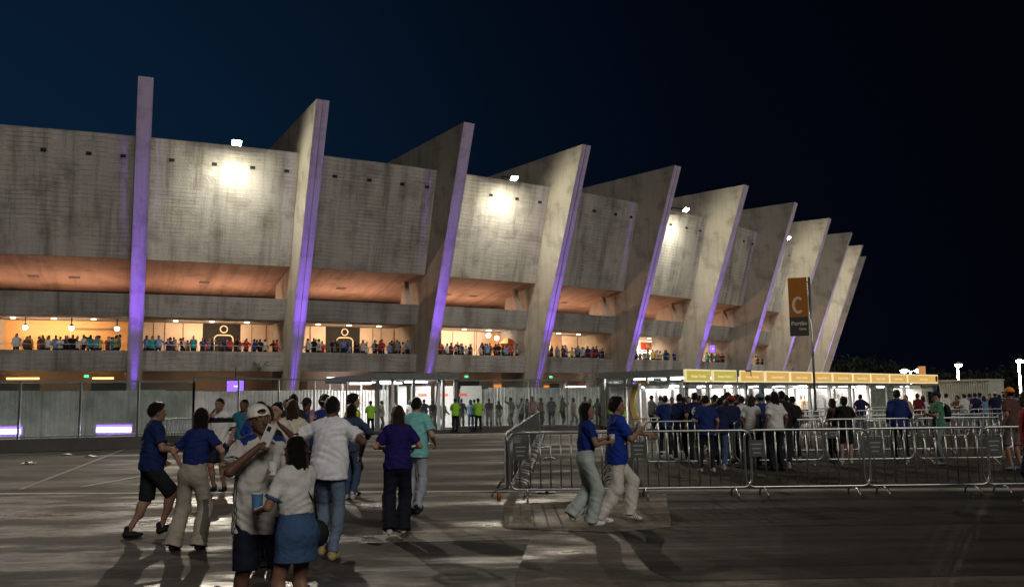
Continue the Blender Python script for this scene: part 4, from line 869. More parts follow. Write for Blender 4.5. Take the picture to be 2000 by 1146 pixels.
def surfnet(f, lo, hi, h):
    lo = A_(lo, dtype=float) - 2 * h; hi = A_(hi, dtype=float) + 2 * h; n = np.maximum(((hi - lo) / h).astype(int) + 2, 4)
    ax = [lo[i] + h * np.arange(n[i]) for i in range(3)]
    G = np.stack(np.meshgrid(*ax, indexing='ij'), -1).astype(np.float32); v = f(G).astype(np.float32)
    s = v < 0; c = np.zeros(tuple(n - 1), np.int8)
    for i in (0, 1):
        for j in (0, 1):
            for k in (0, 1): c += s[i:n[0] - 1 + i, j:n[1] - 1 + j, k:n[2] - 1 + k]
    m = (c > 0) & (c < 8); idx = np.full(m.shape, -1, np.int64); cells = np.argwhere(m); idx[m] = np.arange(len(cells))
    acc = np.zeros((len(cells), 3)); cnt = np.zeros(len(cells))
    cor = [(i, j, k) for i in (0, 1) for j in (0, 1) for k in (0, 1)]
    for a in cor:
        for d in range(3):
            if a[d]: continue
            b = list(a); b[d] = 1
            ia = tuple((cells + a).T); ib = tuple((cells + b).T); va, vb = v[ia], v[ib]; x = (va < 0) != (vb < 0)
            t = np.where(x, va / np.where(x, va - vb, 1), 0); pt = np.tile(A_(a, dtype=float), (len(cells), 1)); pt[:, d] += t
            acc += pt * x[:, None]; cnt += x
    V = (cells + acc / cnt[:, None]) * h + lo; F = []
    for d in range(3):
        e1, e2 = (d + 1) % 3, (d + 2) % 3
        sl0 = [slice(None)] * 3; sl1 = [slice(None)] * 3; sl0[d] = slice(0, -1); sl1[d] = slice(1, None)
        x = s[tuple(sl0)] != s[tuple(sl1)]; g = np.argwhere(x)
        g = g[(g[:, e1] > 0) & (g[:, e2] > 0) & (g[:, e1] < n[e1] - 1) & (g[:, e2] < n[e2] - 1)]
        o1 = np.zeros(3, int); o1[e1] = 1; o2 = np.zeros(3, int); o2[e2] = 1
        q = [idx[tuple((g - o1 - o2).T)], idx[tuple((g - o2).T)], idx[tuple(g.T)], idx[tuple((g - o1).T)]]
        Q = np.stack(q, 1); fl = s[tuple(g.T)]; Q[~fl] = Q[~fl][:, ::-1]; F.append(Q)
    F = np.concatenate(F); F = F[(F >= 0).all(1)]
    return V, F
def np_mesh(name, V, F, mats, mi=None, smooth=True):
    me = bpy.data.meshes.new(name); me.vertices.add(len(V)); me.vertices.foreach_set('co', V.astype(np.float32).ravel())
    me.loops.add(F.size); me.loops.foreach_set('vertex_index', F.astype(np.int32).ravel()); me.polygons.add(len(F))
    me.polygons.foreach_set('loop_start', (np.arange(len(F)) * F.shape[1]).astype(np.int32)); me.polygons.foreach_set('loop_total', np.full(len(F), F.shape[1], np.int32))
    for m in mats: me.materials.append(m)
    if mi is not None: me.polygons.foreach_set('material_index', mi.astype(np.int32))
    me.update(calc_edges=True)
    if smooth: me.polygons.foreach_set('use_smooth', np.ones(len(F), bool))
    return me
def ik(a, t, l1, l2, pole):
    a, t, pole = map(lambda q: np.asarray(q, float), (a, t, pole)); d = t - a; L = np.linalg.norm(d); L2 = min(L, (l1 + l2) * .998)
    if L > L2: t = a + d / L * L2; L = L2
    u = d / (np.linalg.norm(d) + 1e-9); x = (l1 * l1 - l2 * l2 + L * L) / (2 * L); h = math.sqrt(max(l1 * l1 - x * x, 0)); pv = pole - u * (pole @ u); return a + u * x + nrm(pv) * h, t
def rotm(yaw, pitch=0, roll=0):
    cy_, sy_, cp, sp, cr, sr = math.cos(yaw), math.sin(yaw), math.cos(pitch), math.sin(pitch), math.cos(roll), math.sin(roll)
    return A_([[cy_, -sy_, 0], [sy_, cy_, 0], [0, 0, 1]]) @ A_([[1, 0, 0], [0, cp, -sp], [0, sp, cp]]) @ A_([[cr, 0, sr], [0, 1, 0], [-sr, 0, cr]])
def folds(p, amp, k=1.0, seed=0):
    x, y, z = p[..., 0], p[..., 1], p[..., 2]
    a = np.sin(k * (21 * z + 9 * x + 6 * np.sin(8 * x + 5 * y + seed)) + seed) * .5 + np.sin(k * (33 * x - 14 * z + 9 * np.sin(11 * z + 7 * y + seed * 2)) + seed) * .35 + np.sin(k * (40 * y + 23 * z + 5 * np.sin(17 * x + seed))) * .3
    return amp * a
HANDS = {}
def person_geo(sp, vox=0.012, hv=0.006):
    """returns {part: (V, F)} in body space (height 1.75, facing +y) and key points"""
    g = sp.get; fem = g('fem', False); W = .9 if fem else 1.0; bulk = g('bulk', 1.0); seed = g('seed', 1)
    lean = g('lean', 0.03); side = g('side', 0.0); out = {}
    # feet: (x, y, lift, pitch degrees)
    fl, fr = g('fl', (-.11, .02, 0, 0)), g('fr', (.11, -.02, 0, 0))
    ank = [A_([f[0], f[1] - .03, .085 + f[2]]) for f in (fl, fr)]
    hz = .93
    for q, sx in zip(ank, (-1, 1)):
        dh = math.hypot(q[0] - sx * .085, q[1]); hz = min(hz, q[2] + math.sqrt(max(.853 ** 2 - dh ** 2, .2)))
    hz -= g('drop', 0.005); hipc = A_([0, 0, hz])
    tw = g('twist', 0.0)                                   # shoulder line turned against the hips
    Ts = rotm(tw); up = A_([side, lean * 1.0, 1.0]); up = up / np.linalg.norm(up)
    def T(x, y, z):                                         # torso point: z measured from the hip
        q = A_([x, y, 0.0]); f = min(max(z / .5, 0), 1); q = rotm(tw * f) @ q; return hipc + q + up * z
    hips = [hipc + A_([-.088, 0, -.02]), hipc + A_([.088, 0, -.02])]; kn = []
    for i in (0, 1):
        k_, a_ = ik(hips[i], ank[i], .425, .43, g('kpole', ((-.15, 1, 0), (.15, 1, 0)))[i]); kn.append(k_); ank[i] = a_
    shz = g('shrug', 0.0); sh = [T(-.164 * W, -.005, .485 + shz), T(.164 * W, -.005, .485 + shz)]; neck = T(0, -.01, .535); hd0 = T(0, .015, .70)
    hy, hp = g('head', (0, 0))[:2]; hr = g('head', (0, 0, 0))[2] if len(g('head', (0, 0))) > 2 else 0
    Hm = rotm(hy, -hp, hr); hc = T(0, .0, .60) + Hm @ A_([0, .012, .095])
    Hp = lambda x, y, z: hc + Hm @ A_([x, y, z])
    arms = g('arms', (((-.27, .02, -.48), (-.3, -1, -.2)), ((.27, .02, -.48), (.3, -1, -.2))))      # wrist relative to the shoulder centre, elbow pole
    el, wr = [], []; shc = T(0, 0, .5)
    for i in (0, 1):
        e_, w_ = ik(sh[i], shc + A_(arms[i][0]), .275, .255, arms[i][1]); el.append(e_); wr.append(w_)
    hdir = g('hdir', (None, None)); curl = g('curl', (.5, .5)); palm = g('palm', (None, None))
    aw = 1.0 if not fem else .86
    def arm_sd(p, i, ex=0.0, k=.02):
        return union([sd_cone(p, sh[i], el[i], .051 * aw * bulk + ex, .040 * aw + ex), sd_cone(p, el[i], wr[i], .041 * aw + ex, .026 * aw + ex), sd_cone(p, lerp(sh[i], el[i], .25), lerp(sh[i], el[i], .8), .050 * aw * bulk + ex, .045 * aw + ex)], k)
    def leg_sd(p, i, ex=0.0):
        calf = lerp(kn[i], ank[i], .28) + A_([0, -.015, 0])
        cv = 1.0 if g('bottom') in ('shorts', 'skirt') else .86
        return union([sd_cone(p, hips[i], kn[i], .088 * cv * (1.06 if fem else bulk) + ex, .054 + ex), sd_cone(p, kn[i], ank[i], .050 + ex, .036 + ex), sd_ell(p, calf, (.054 + ex, .058 + ex, .12))], .04)
    def torso_sd(p, ex=0.0, waist=1.0, k=.07):
        q = [sd_ell(p, T(0, .0, .36), ((.148 * W) * bulk + ex, .105 * bulk + ex, .19 + ex * .6), Ts), sd_cone(p, T(-.125 * W, 0, .475 + shz), T(.125 * W, 0, .475 + shz), .050 + ex * .7, .050 + ex * .7), sd_cone(p, neck, T(-.12 * W, 0, .49 + shz), .040 + ex * .3, .036 + ex * .3), sd_cone(p, neck, T(.12 * W, 0, .49 + shz), .040 + ex * .3, .036 + ex * .3),
             sd_ell(p, T(0, .005, .17), (.138 * W * waist * bulk + ex, .098 * bulk + ex, .17 + ex)), sd_ell(p, T(0, -.012, .0), ((.152 if not fem else .162) * (bulk * .4 + .6) + ex, .108 + ex, .13 + ex))]
        if g('belly'): q.append(sd_ell(p, T(0, .05, .12), (.13 + ex, .10 + ex, .14 + ex)))
        if fem: q += [sd_ell(p, T(-.066, .088, .335), (.06, .055, .06), Ts), sd_ell(p, T(.066, .088, .335), (.06, .055, .06), Ts)]
        return union(q, k)
    def head_sd(p):
        q = (p - hc.astype(np.float32)) @ Hm.astype(np.float32)
        d = union([sd_ell(q, (0, -.012, .022), (.076, .096, .100)), sd_ell(q, (0, .026, -.042), (.058, .066, .076)), sd_ell(q, (0, .058, -.088), (.026, .026, .022))], .03)
        d = smin(d, sd_cone(q, (0, .086, .004), (0, .109, -.030), .009, .014), .014)
        d = smin(d, sd_cone(q, (-.045, .078, .024), (.045, .078, .024), .012, .012), .02)
        d = smin(d, sd_ell(q, (0, .086, -.060), (.024, .014, .011)), .008)
        d = np.maximum(d, -sd_ell(q, (-.031, .098, .006), (.017, .016, .010))); d = np.maximum(d, -sd_ell(q, (.031, .098, .006), (.017, .016, .010)))
        for sx in (-1, 1): d = smin(d, sd_ell(q, (sx * .077, -.006, -.008), (.010, .019, .030)), .008)
        return d
    def skin(p):
        d = union([torso_sd(p), sd_cone(p, neck - up * .03, Hp(0, -.025, -.06), .056 * (aw + .05), .050 * (aw + .05))], .05)
        for i in (0, 1): d = smin(d, arm_sd(p, i), .03); d = smin(d, leg_sd(p, i), .04)
        return smin(d, head_sd(p), .018)
    allp = A_([*sh, *el, *wr, *kn, *ank, hc, hipc]); lo = allp.min(0) - .17; hi = allp.max(0) + .17
    lo[2] = max(lo[2], 0.02)
    def bbox(pts, m): pts = A_(pts); return pts.min(0) - m, pts.max(0) + m
    # hands
    hand_parts = []
    for i in (0, 1):
        u = nrm(wr[i] - el[i]) if hdir[i] is None else nrm(hdir[i]); sx = -1 if i == 0 else 1
        pn = A_([-sx * 1.0, 0, 0]) if palm[i] is None else A_(palm[i], dtype=float)
        pn = nrm(pn - u * (pn @ u)); s_ = np.cross(u, pn)             # s_: across the palm
        if s_[1] < 0 if abs(s_[1]) > .3 else s_[2] > 0: s_ = -s_       # thumb side forward (or down)
        if g('thumb') and g('thumb')[i]: s_ = nrm(np.cross(u, pn)) * g('thumb')[i]
        w0 = wr[i]; Mh = np.stack([s_, pn, u], 1); pc = w0 + u * .055; f = curl[i]; prims = [('e', pc, (.040 * aw, .015, .052)), ('c', w0 - u * .02, w0 + u * .02, .026 * aw, .024 * aw)]
        for q, (off, L) in enumerate(((.030, .072), (.010, .080), (-.010, .074), (-.029, .058))):
            b = w0 + u * .092 + s_ * off * aw; a1, a2 = f * .9 + q * .06, f * 1.9 + q * .12
            d1 = u * math.cos(a1) + pn * math.sin(a1); d2 = u * math.cos(a2) + pn * math.sin(a2); m_ = b + d1 * L * .52
            prims += [('c', b - u * .012, m_, .0098, .0088), ('c', m_, m_ + d2 * L * .5, .0088, .0072)]
        tb = w0 + u * .035 + s_ * .030; tm = tb + nrm(s_ * .75 + u * .55 + pn * .35) * .040; te = tm + nrm(u * .8 + s_ * (.25 - .5 * f) + pn * (.4 + f * .6)) * .032
        prims += [('c', tb, tm, .013, .0105), ('c', tm, te, .0105, .0085)]
        def hs(p, prims=prims, Mh=Mh):
            ds = [sd_ell(p, q[1], q[2], Mh) if q[0] == 'e' else sd_cone(p, *q[1:]) for q in prims]
            return union(ds, .010)
        hand_parts.append((hs, *bbox([w0 - u * .03, w0 + u * .18, tb, te, pc + s_ * .04, pc - s_ * .04, pc + pn * .1], .02)))
        out.setdefault('_hand', []).append((w0 + u * .085 + pn * .03, u, pn, s_))
    top = g('top', 'tee'); slv = {'tee': .62, 'jersey': .68, 'polo': .6, 'crop': .5, 'long': 2.0, 'hoodie': 2.0, 'vest': .62, 'tank': 0.0}[top]
    hem = hz + {'crop': .12, 'tee': -.07, 'jersey': -.10, 'polo': -.05, 'long': -.05, 'hoodie': -.06, 'vest': -.05, 'tank': -.02}[top] + g('hem', 0.0); lo_ = .026 if top != 'crop' else .016
    loose = g('loose', 1.0); ex = lo_ * loose + (.012 if top == 'hoodie' else 0)
    def shirt(p):
        d = torso_sd(p, ex, 1.10 if not fem else 1.0, .09)
        if top != 'crop' and not g('tucked'): d = smin(d, sd_cone(p * A_([1, 1.36, 1], dtype=np.float32), T(0, 0, .2) * A_([1, 1.36, 1]), (hipc + A_([0, 0, -.24])) * A_([1, 1.36, 1]), .150 * bulk + ex * .4, .178 * bulk + ex * .9), .06)
        for i in (0, 1):
            if slv >= 2: a = union([sd_cone(p, sh[i], el[i], .056 + ex * .5, .047 + ex * .5), sd_cone(p, el[i], wr[i], .047 + ex * .5, .034 + ex * .4)], .03)
            elif slv > 0:
                e_ = lerp(sh[i], el[i], slv + .18); ce = lerp(sh[i], el[i], slv + .12); dr = nrm(el[i] - sh[i]); a = sd_cone(p, sh[i], e_, .050 * aw + ex * .45, .056 * aw * bulk + ex * .8)
                a = np.maximum(a, (p - ce.astype(np.float32)) @ dr.astype(np.float32))
            else: continue
            d = smin(d, a, .045)
        d = d + folds(p, .0040 + .0045 * loose, 1.0, seed)
        d = np.maximum(d, hem + .012 * np.sin(9 * p[..., 0] + seed) - p[..., 2])
        nk = sd_cone(p, T(0, .01, .50), T(0, .06, .70), .064, .085); d = np.maximum(d, -nk)
        if top in ('polo', 'hoodie'): d = smin(d, np.maximum(np.abs(sd_cone(p, neck - up * .01, neck + up * .05 + A_([0, .01, 0]), .070, .066)) - .010, (p - (neck + up * .055).astype(np.float32)) @ up.astype(np.float32)), .012)
        if top == 'hoodie': d = smin(d, sd_ell(p, T(0, -.10, .52), (.10, .055, .07)), .04)
        return d
    bot = g('bottom', 'pants'); pr = {'pants': (.098, .066, .060), 'jeans': (.094, .062, .056), 'wide': (.100, .088, .105), 'shorts': (.104, .100, .1), 'baggy': (.096, .088, .085)}.get(bot, (.1, .08, .07))
    wst = hz + (.15 if g('tucked') or top == 'crop' else .08)
    pr = (pr[0] * (.5 * bulk + .5), *pr[1:])
    def trouser(p):
        ds = [sd_ell(p, T(0, -.012, .01), ((.170 if not fem else .180) * (bulk * .4 + .6), .126, .15))]
        if wst > hz + .1: ds.append(sd_cone(p * A_([1, 1.4, 1], dtype=np.float32), T(0, 0, 0) * A_([1, 1.4, 1]), T(0, 0, .12) * A_([1, 1.4, 1]), .166, .160))
        for i in (0, 1):
            if bot == 'shorts':
                ce = lerp(hips[i], kn[i], g('slen', .88)).astype(np.float32); dr = nrm(kn[i] - hips[i]).astype(np.float32); a = np.maximum(sd_cone(p, hips[i], kn[i], pr[0], pr[1]), (p - ce) @ dr)
            else:
                dr = nrm(ank[i] - kn[i]).astype(np.float32); ce = (ank[i] + A_([0, 0, -.035 if bot in ('wide', 'baggy') else .0])).astype(np.float32); cz = A_([0, -.012 if bot != 'wide' else -.02, 0])
                a = union([sd_cone(p, hips[i], kn[i], pr[0], pr[1]), np.maximum(sd_cone(p, kn[i], ank[i] + cz + dr * .02, pr[1], pr[2]), (p - ce) @ dr)], .05)
            ds.append(a)
            if bot != 'shorts': ds.append(np.maximum(sd_ell(p, lerp(kn[i], ank[i], .28) + A_([0, -.015, 0]), (.066, .070, .14)), (p - ce) @ dr))
        d = union(ds, .035); d = d + folds(p, .005, .75, seed + 3) * (1 + .8 * (p[..., 2] < .4)); return np.maximum(d, p[..., 2] - wst)
    def skirt(p):
        s_ = A_([1, 1.25, 1], dtype=np.float32); d = union([sd_cone(p * s_, T(0, 0, .17) * s_, T(0, 0, -.02) * s_, .156, .195), sd_cone(p * s_, T(0, 0, -.02) * s_, A_([0, .01, hz - .36]) * s_, .190, .212), sd_ell(p, T(0, -.05, .0), (.17, .13, .13))], .05)
        d = d + folds(p, .003, .6, seed); return np.maximum(np.maximum(d, p[..., 2] - (hz + .17)), hz - .235 - p[..., 2])
    def shoe_sd(p, i):
        f = (fl, fr)[i]; a = R(f[3]); fy = f[4] if len(f) > 4 else 0.0; Rf = rotm(fy, -a); pv = ank[i] - A_([0, 0, .085]); q = (p - (ank[i]).astype(np.float32)) @ Rf.astype(np.float32)
        d = union([sd_ell(q, (0, .10, -.048), (.046, .085, .036)), sd_cone(q, (0, -.035, -.045), (0, .06, -.040), .038, .044), sd_cone(q, (0, -.02, -.03), (0, -.012, .035), .038, .040)], .03)
        return np.maximum(d, -.083 - q[..., 2])
    hair = g('hair', 'short')
    def hair_sd(p):
        q = (p - hc.astype(np.float32)) @ Hm.astype(np.float32); x, y, z = q[..., 0], q[..., 1], q[..., 2]
        t = {'short': .010, 'fade': .012, 'curly': .030, 'long': .016, 'bob': .016, 'pony': .010, 'bun': .012, 'crop': .005, 'flat': .02}.get(hair, .012)
        d = sd_ell(q, (0, -.014, .026), (.076 + t * .8, .096 + t, .100 + t)); d = d + .004 * np.sin(60 * x + 25 * z) * np.sin(50 * y + 30 * z) * (2.2 if hair == 'curly' else 1)
        cut = y * .62 - z * .78 + .004 if hair in ('short', 'fade', 'crop', 'flat') else y * .72 - z * .62 + .006
        d = np.maximum(d, cut - .0)
        if hair in ('short', 'fade', 'crop', 'flat', 'curly'): d = np.maximum(d, -.035 - z - (y < -.03) * .02)
        if hair == 'flat': d = smin(d, sd_ell(q, (0, .01, .105), (.062, .085, .024)), .02)
        if hair in ('long', 'bob'):
            L = g('hlen', .36 if hair == 'long' else .20)
            e_ = sd_ell(q, (0, -.070, -.02 - L * .45), (.088, .048, .07 + L * .55)); e_ = smin(e_, sd_cone(q, (-.070, -.02, .01), (-.076, -.03, -.05 - L * .55), .026, .022), .03); e_ = smin(e_, sd_cone(q, (.070, -.02, .01), (.076, -.03, -.05 - L * .55), .026, .022), .03)
            e_ = e_ + .0045 * np.sin(95 * x + 8 * z + 3 * np.sin(20 * z)); d = smin(d, e_, .03)
        if hair in ('pony',): d = smin(d, sd_cone(q, (0, -.10, .05), (0, -.150, -.10), .026, .036), .02); d = smin(d, sd_cone(q, (0, -.15, -.10), (0, -.13, -.26), .036, .014), .02)
        if hair == 'bun': d = smin(d, sd_ell(q, (0, -.09, .10), (.045, .045, .045)), .02)
        return d
    def cap_sd(p):
        q = (p - hc.astype(np.float32)) @ Hm.astype(np.float32); x, y, z = q[..., 0], q[..., 1], q[..., 2]; bk = -1 if g('cap') == 'back' else 1
        d = np.maximum(sd_ell(q, (0, -.010, .030), (.092, .112, .112)), .032 - z - .12 * y * bk * 0 + (.02 * (y < 0)) * 0)
        if bk < 0: d = np.maximum(d, -sd_ell(q, (0, .105, .066), (.044, .07, .022)))
        br = sd_ell(q, (0, bk * .135, .040), (.072, .080, .030)); d2 = np.maximum(np.maximum(br, np.abs(z - .040 + (.2 * (np.abs(y) - .1))) - .007), -(bk * y) + .06)
        if g('cap') == 'bucket': d2 = np.maximum(sd_ell(q, (0, 0, .030), (.15, .165, .06)), np.abs(z - .038) - .010)
        return np.minimum(d, d2)
    reg = {'body': (skin, lo, hi)}
    reg['shirt'] = (shirt, *bbox([T(0, 0, -.05) - A_([0, 0, .08]), T(0, 0, .56), *sh, *([*el, *wr] if slv >= 2 else [lerp(sh[i], el[i], .85) for i in (0, 1)])], .13)); reg['shirt'][1][0] = min(reg['shirt'][1][0], -.26); reg['shirt'][2][0] = max(reg['shirt'][2][0], .26); reg['shirt'][1][1] = min(reg['shirt'][1][1], -.2); reg['shirt'][2][1] = max(reg['shirt'][2][1], .2)
    if bot == 'skirt': reg['skirt'] = (skirt, A_([-.27, -.24, hz - .33]), A_([.27, .24, hz + .16]))
    else: reg['shorts' if bot == 'shorts' else 'trousers'] = (trouser, *bbox([*hips, *kn, *ank, hipc + A_([0, 0, .12])], .15)); 
    for k_ in ('trousers',):
        if k_ in reg: reg[k_][1][2] = max(reg[k_][1][2], .015)
    for i in (0, 1): reg['shoe%d' % i] = (lambda p, i=i: shoe_sd(p, i), ank[i] - .19, ank[i] + .19)
    if hair != 'none': reg['hair'] = (hair_sd, hc - (.22 if hair not in ('long', 'pony') else .20) - A_([0, .0, .34 if hair in ('long', 'pony') else .1]), hc + .20)
    if g('cap'): reg['cap'] = (cap_sd, hc - .26, hc + .26)
    res = {}
    for k_, (f, a, b) in reg.items():
        hv_ = vox if k_ in ('body', 'trousers', 'shorts', 'skirt', 'shirt') else max(hv, vox * .6)
        V, F = surfnet(f, a, b, hv_)
        if len(F): res[k_] = (V, F)
    # finer head and hands welded into the body mesh object
    if vox < .016:
        V, F = res['body']; hv2 = hv
        V2, F2 = surfnet(lambda p: smin(head_sd(p), sd_cone(p, neck - up * .03, Hp(0, -.025, -.06), .055 * (aw + .05), .051 * (aw + .05)), .018) - .001, hc - A_([.13, .14, .15]), hc + A_([.13, .14, .15]), hv2)
        F = np.concatenate([F, F2 + len(V)]); V = np.concatenate([V, V2]); res['body'] = (V, F)
    V, F = res['body']
    for hs, a, b in hand_parts:
        V2, F2 = surfnet(hs, a, b, hv if vox < .016 else .009); F = np.concatenate([F, F2 + len(V)]); V = np.concatenate([V, V2])
    res['body'] = (V, F)
    out['_head'] = (hc, Hm); out['_hz'] = hz; out['_T'] = T; out['_sh'] = sh; out['_el'] = el; out['_kn'] = kn; out['_hips'] = hips; out['_ank'] = ank; out['_ex'] = ex
    return res, out
CL = {}
def cloth(rgb, rough=.85, key='cloth', bump=.25):
    k = (key, rgb, rough)
    if k not in CL: CL[k] = surf(key, rgb, rough, var=.16, scale=9, bump=bump * 2.2, bscale=17 if key in ('cloth', 'denim') else 120, spec=.25)
    return CL[k]
def denim(rgb):
    return cloth(rgb, .9, 'denim', .4)
SK = {'a': (.40, .235, .165), 'b': (.27, .15, .10), 'c': (.14, .075, .05), 'd': (.07, .038, .026)}
HR = {'k': (.010, .008, .007), 'b': (.035, .02, .012), 'g': (.09, .085, .08)}
def skinm(k): return cloth(SK[k], .5, 'skin', .05)
def hairm(k): return cloth(HR[k], .45, 'hair', .5)
white = (.74, .74, .72); black = (.012, .012, .014); navy = (.012, .016, .05); blue = (.012, .045, .34); royal = (.008, .035, .30); grey = (.25, .25, .25)
PART = {'body': 'sk', 'shirt': 'ct', 'trousers': 'cb', 'shorts': 'cb', 'skirt': 'cb', 'shoe0': 'cs', 'shoe1': 'cs', 'hair': 'ch', 'cap': 'cc'}
NAMES = {'shoe0': 'shoe', 'shoe1': 'shoe'}
def colours(sp):
    return {'sk': skinm(sp.get('sk', 'b')), 'ct': cloth(sp.get('ct', white)), 'cb': (denim if sp.get('bottom') in ('jeans', 'skirt') else cloth)(sp.get('cb', navy)),
            'cs': cloth(sp.get('cs', black), .5, 'shoe_leather'), 'ch': hairm(sp.get('ch', 'k')), 'cc': cloth(sp.get('cc', white))}
def place(o, x, y, yaw, h, z=0.0):
    o.matrix_basis = Matrix.Translation((x, y, z)) @ Matrix.Rotation(yaw, 4, 'Z') @ Matrix.Scale(h / 1.75, 4)
def person(sp, x, y, yaw, h, label, group=None, vox=.010, hv=.005):
    """a unique figure with clothes, shoes and hair as parts; yaw 0 faces away from the camera (+y)"""
    res, info = person_geo(sp, vox, hv); cm = colours(sp); o = empty('person', label=label, cat='person', group=group); ps = {}
    for k, (V, F) in res.items():
        me = np_mesh(NAMES.get(k, k), V, F, [cm[PART[k]]]); c = bpy.data.objects.new(NAMES.get(k, k), me); C.objects.link(c); c.parent = o; ps[k] = c
    if vox < .016 and sp.get('face', True):
        hc, Hm = info['_head']
        for sx in (-1, 1):
            q = hc + Hm @ A_([sx * .031, .086, .006]); e_ = MB().sphere(q, .0105, 12, sz=(1.15, .6, .62)).build('eye', cloth((.55, .53, .5), .2, 'eye_white'), smooth=True); e_.parent = o
            e2 = MB().sphere(hc + Hm @ A_([sx * .031, .0915, .0065]), .0056, 8, sz=(1, .5, 1)).build('pupil', cloth((.01, .008, .006), .2, 'pupil'), smooth=True); e2.parent = e_
            b_ = MB().tube([hc + Hm @ A_([sx * a, bq, cz_]) for a, bq, cz_ in ((.014, .098, .027), (.032, .095, .033), (.050, .080, .028))], .0045, 6).build('eyebrow', hairm('k'), smooth=True); b_.parent = o
        l_ = MB().sphere(hc + Hm @ A_([0, .0955, -.060]), .01, 10, sz=(2.1, .7, .75)).build('lips', cloth(tuple(c * f for c, f in zip(SK[sp.get('sk', 'b')], (.95, .55, .55))), .4, 'lips'), smooth=True); l_.parent = o
    o['_dummy'] = 0; del o['_dummy']
    place(o, x, y, yaw, h); info['mat'] = o.matrix_basis.copy(); info['parts'] = ps
    return o, info
def W_(o, p): return o.matrix_basis @ Vector([float(c) for c in p])
# ------------------------------------------------------------------ the people near the camera
def stand(px, py): g = gnd(px, py); return g.x, g.y
def paint(part, fn, mat):
    """colour the faces of one garment where fn(centres) is true (a pattern of the cloth itself)"""
    me = part.data; me.materials.append(mat); k = len(me.materials) - 1; n = len(me.polygons); c = np.zeros(n * 3); me.polygons.foreach_get('center', c); c = c.reshape(-1, 3)
    mi = np.zeros(n, np.int32); me.polygons.foreach_get('material_index', mi); mi[fn(c)] = k; me.polygons.foreach_set('material_index', mi)
def cup(o, info, hand, lab, mat, h=.12, r=.036, name='cup', lift=.0, straw=False):
    c, u, pn, s_ = info['_hand'][hand]; w = W_(o, c) + Vector((0, 0, lift)); e_ = empty(name, w - Vector((0, 0, h / 2)), label=lab, cat=name.replace('_', ' '))
    MB().tube([w - Vector((0, 0, h / 2)), w + Vector((0, 0, h / 2))], r, 16, rs=[r * .78, r]).build('body', mat, e_, smooth=False)
    MB().tube([w + Vector((0, 0, h / 2)), w + Vector((0, 0, h / 2 + .006))], r * 1.05, 16).build('rim', M['litter'], e_)
    if straw: MB().tube([w, w + Vector((.015, .01, h / 2 + .07))], .003, 6).build('straw', M['litter'], e_)
T5 = (-.27, .02, -.48)
x, y = stand(290, 1049)
o, i_ = person(dict(top='polo', bottom='shorts', ct=(.008, .018, .085), cb=black, cs=black, sk='b', hair='flat', bulk=1.06, belly=True, fl=(-.10, -.20, 0, 0), fr=(.10, .16, .05, -18), lean=.08, slen=.97,
    arms=(((-.26, .12, -.42), (-.3, -1, -.3)), ((.22, .30, -.29), (.35, -1, -.4))), seed=2), x, y, R(-58), 1.70, 'man in a blue polo and black shorts walking right, at the far left')
x, y = stand(373, 1074)
o, i_ = person(dict(fem=True, top='polo', tucked=True, bottom='wide', ct=(.008, .021, .115), cb=(.32, .29, .235), cs=black, hair='long', hlen=.34, sk='a', fl=(-.20, -.03, 0, 0), fr=(.10, .04, .0, 0), side=.10, lean=.10, hem=.19,
    arms=(((-.27, .10, -.44), (-1, -.6, .1)), ((.30, .06, -.42), (1, -.8, .1))), twist=-.15, seed=4), x, y, R(-8), 1.61, 'long-haired woman in a blue top and wide beige trousers, seen from behind')
paint(i_['parts']['trousers'], lambda c: (c[:, 0] > .135) & (c[:, 2] < .62) & (abs(c[:, 1]) < .06), cloth((.10, .09, .07)))
# capped man with a phone
CXm, CYm = -1.93, 7.0
o, i_ = person(dict(top='jersey', bottom='shorts', ct=(.50, .48, .44), cb=(.008, .010, .022), cs=black, sk='c', hair='crop', cap='back', cc=(.78, .76, .68), fl=(-.14, .05, 0, 0), fr=(.13, -.08, 0, 0), lean=.04, slen=1.06, hem=-.09, loose=1.35,
    arms=(((-.16, .30, -.14), (-.9, -.2, -1)), ((.155, .235, -.015), (1.0, -.25, -1.0))), head=(-.10, -.12, .12), curl=(.9, .75), bulk=1.04, seed=6), CXm, CYm, R(-138), 1.64, 'dark-skinned man in a backwards white cap and pale jersey, holding a phone')
hzz = i_['_hz']
paint(i_['parts']['shirt'], lambda c: (c[:, 2] > hzz + .44) & (abs(c[:, 0]) < .19) & (c[:, 1] < .10), cloth((.010, .022, .16)))
paint(i_['parts']['shirt'], lambda c: (c[:, 0] > .10) & (c[:, 2] < hzz + .30) & ((abs(c[:, 1] - .000) < .006) | (abs(c[:, 1] + .028) < .006) | (abs(c[:, 1] - .028) < .006)), cloth(navy))
el_, sh_ = i_['_el'], i_['_sh']
for q in (0, 1):
    d_ = nrm(el_[q] - sh_[q]); L_ = np.linalg.norm(el_[q] - sh_[q])
    paint(i_['parts']['shirt'], lambda c, d_=d_, L_=L_, q=q: (np.abs(c[:, 0]) > .15) & ((np.abs((c - sh_[q]) @ d_ - L_ * .74) < .007) | (np.abs((c - sh_[q]) @ d_ - L_ * .68) < .007)) & (np.linalg.norm(c - sh_[q], axis=1) < .3) & (np.linalg.norm(np.cross(c - sh_[q], d_), axis=1) < .095), cloth(navy))
paint(i_['parts']['shorts'], lambda c: (c[:, 0] > .13) & (abs(c[:, 1]) < .012), cloth((.45, .45, .45)))
w, u, pn, s_ = i_['_hand'][1]; wp = W_(o, w); ph = empty('phone', wp, label='pale smartphone held up to the capped man\'s mouth', cat='phone')
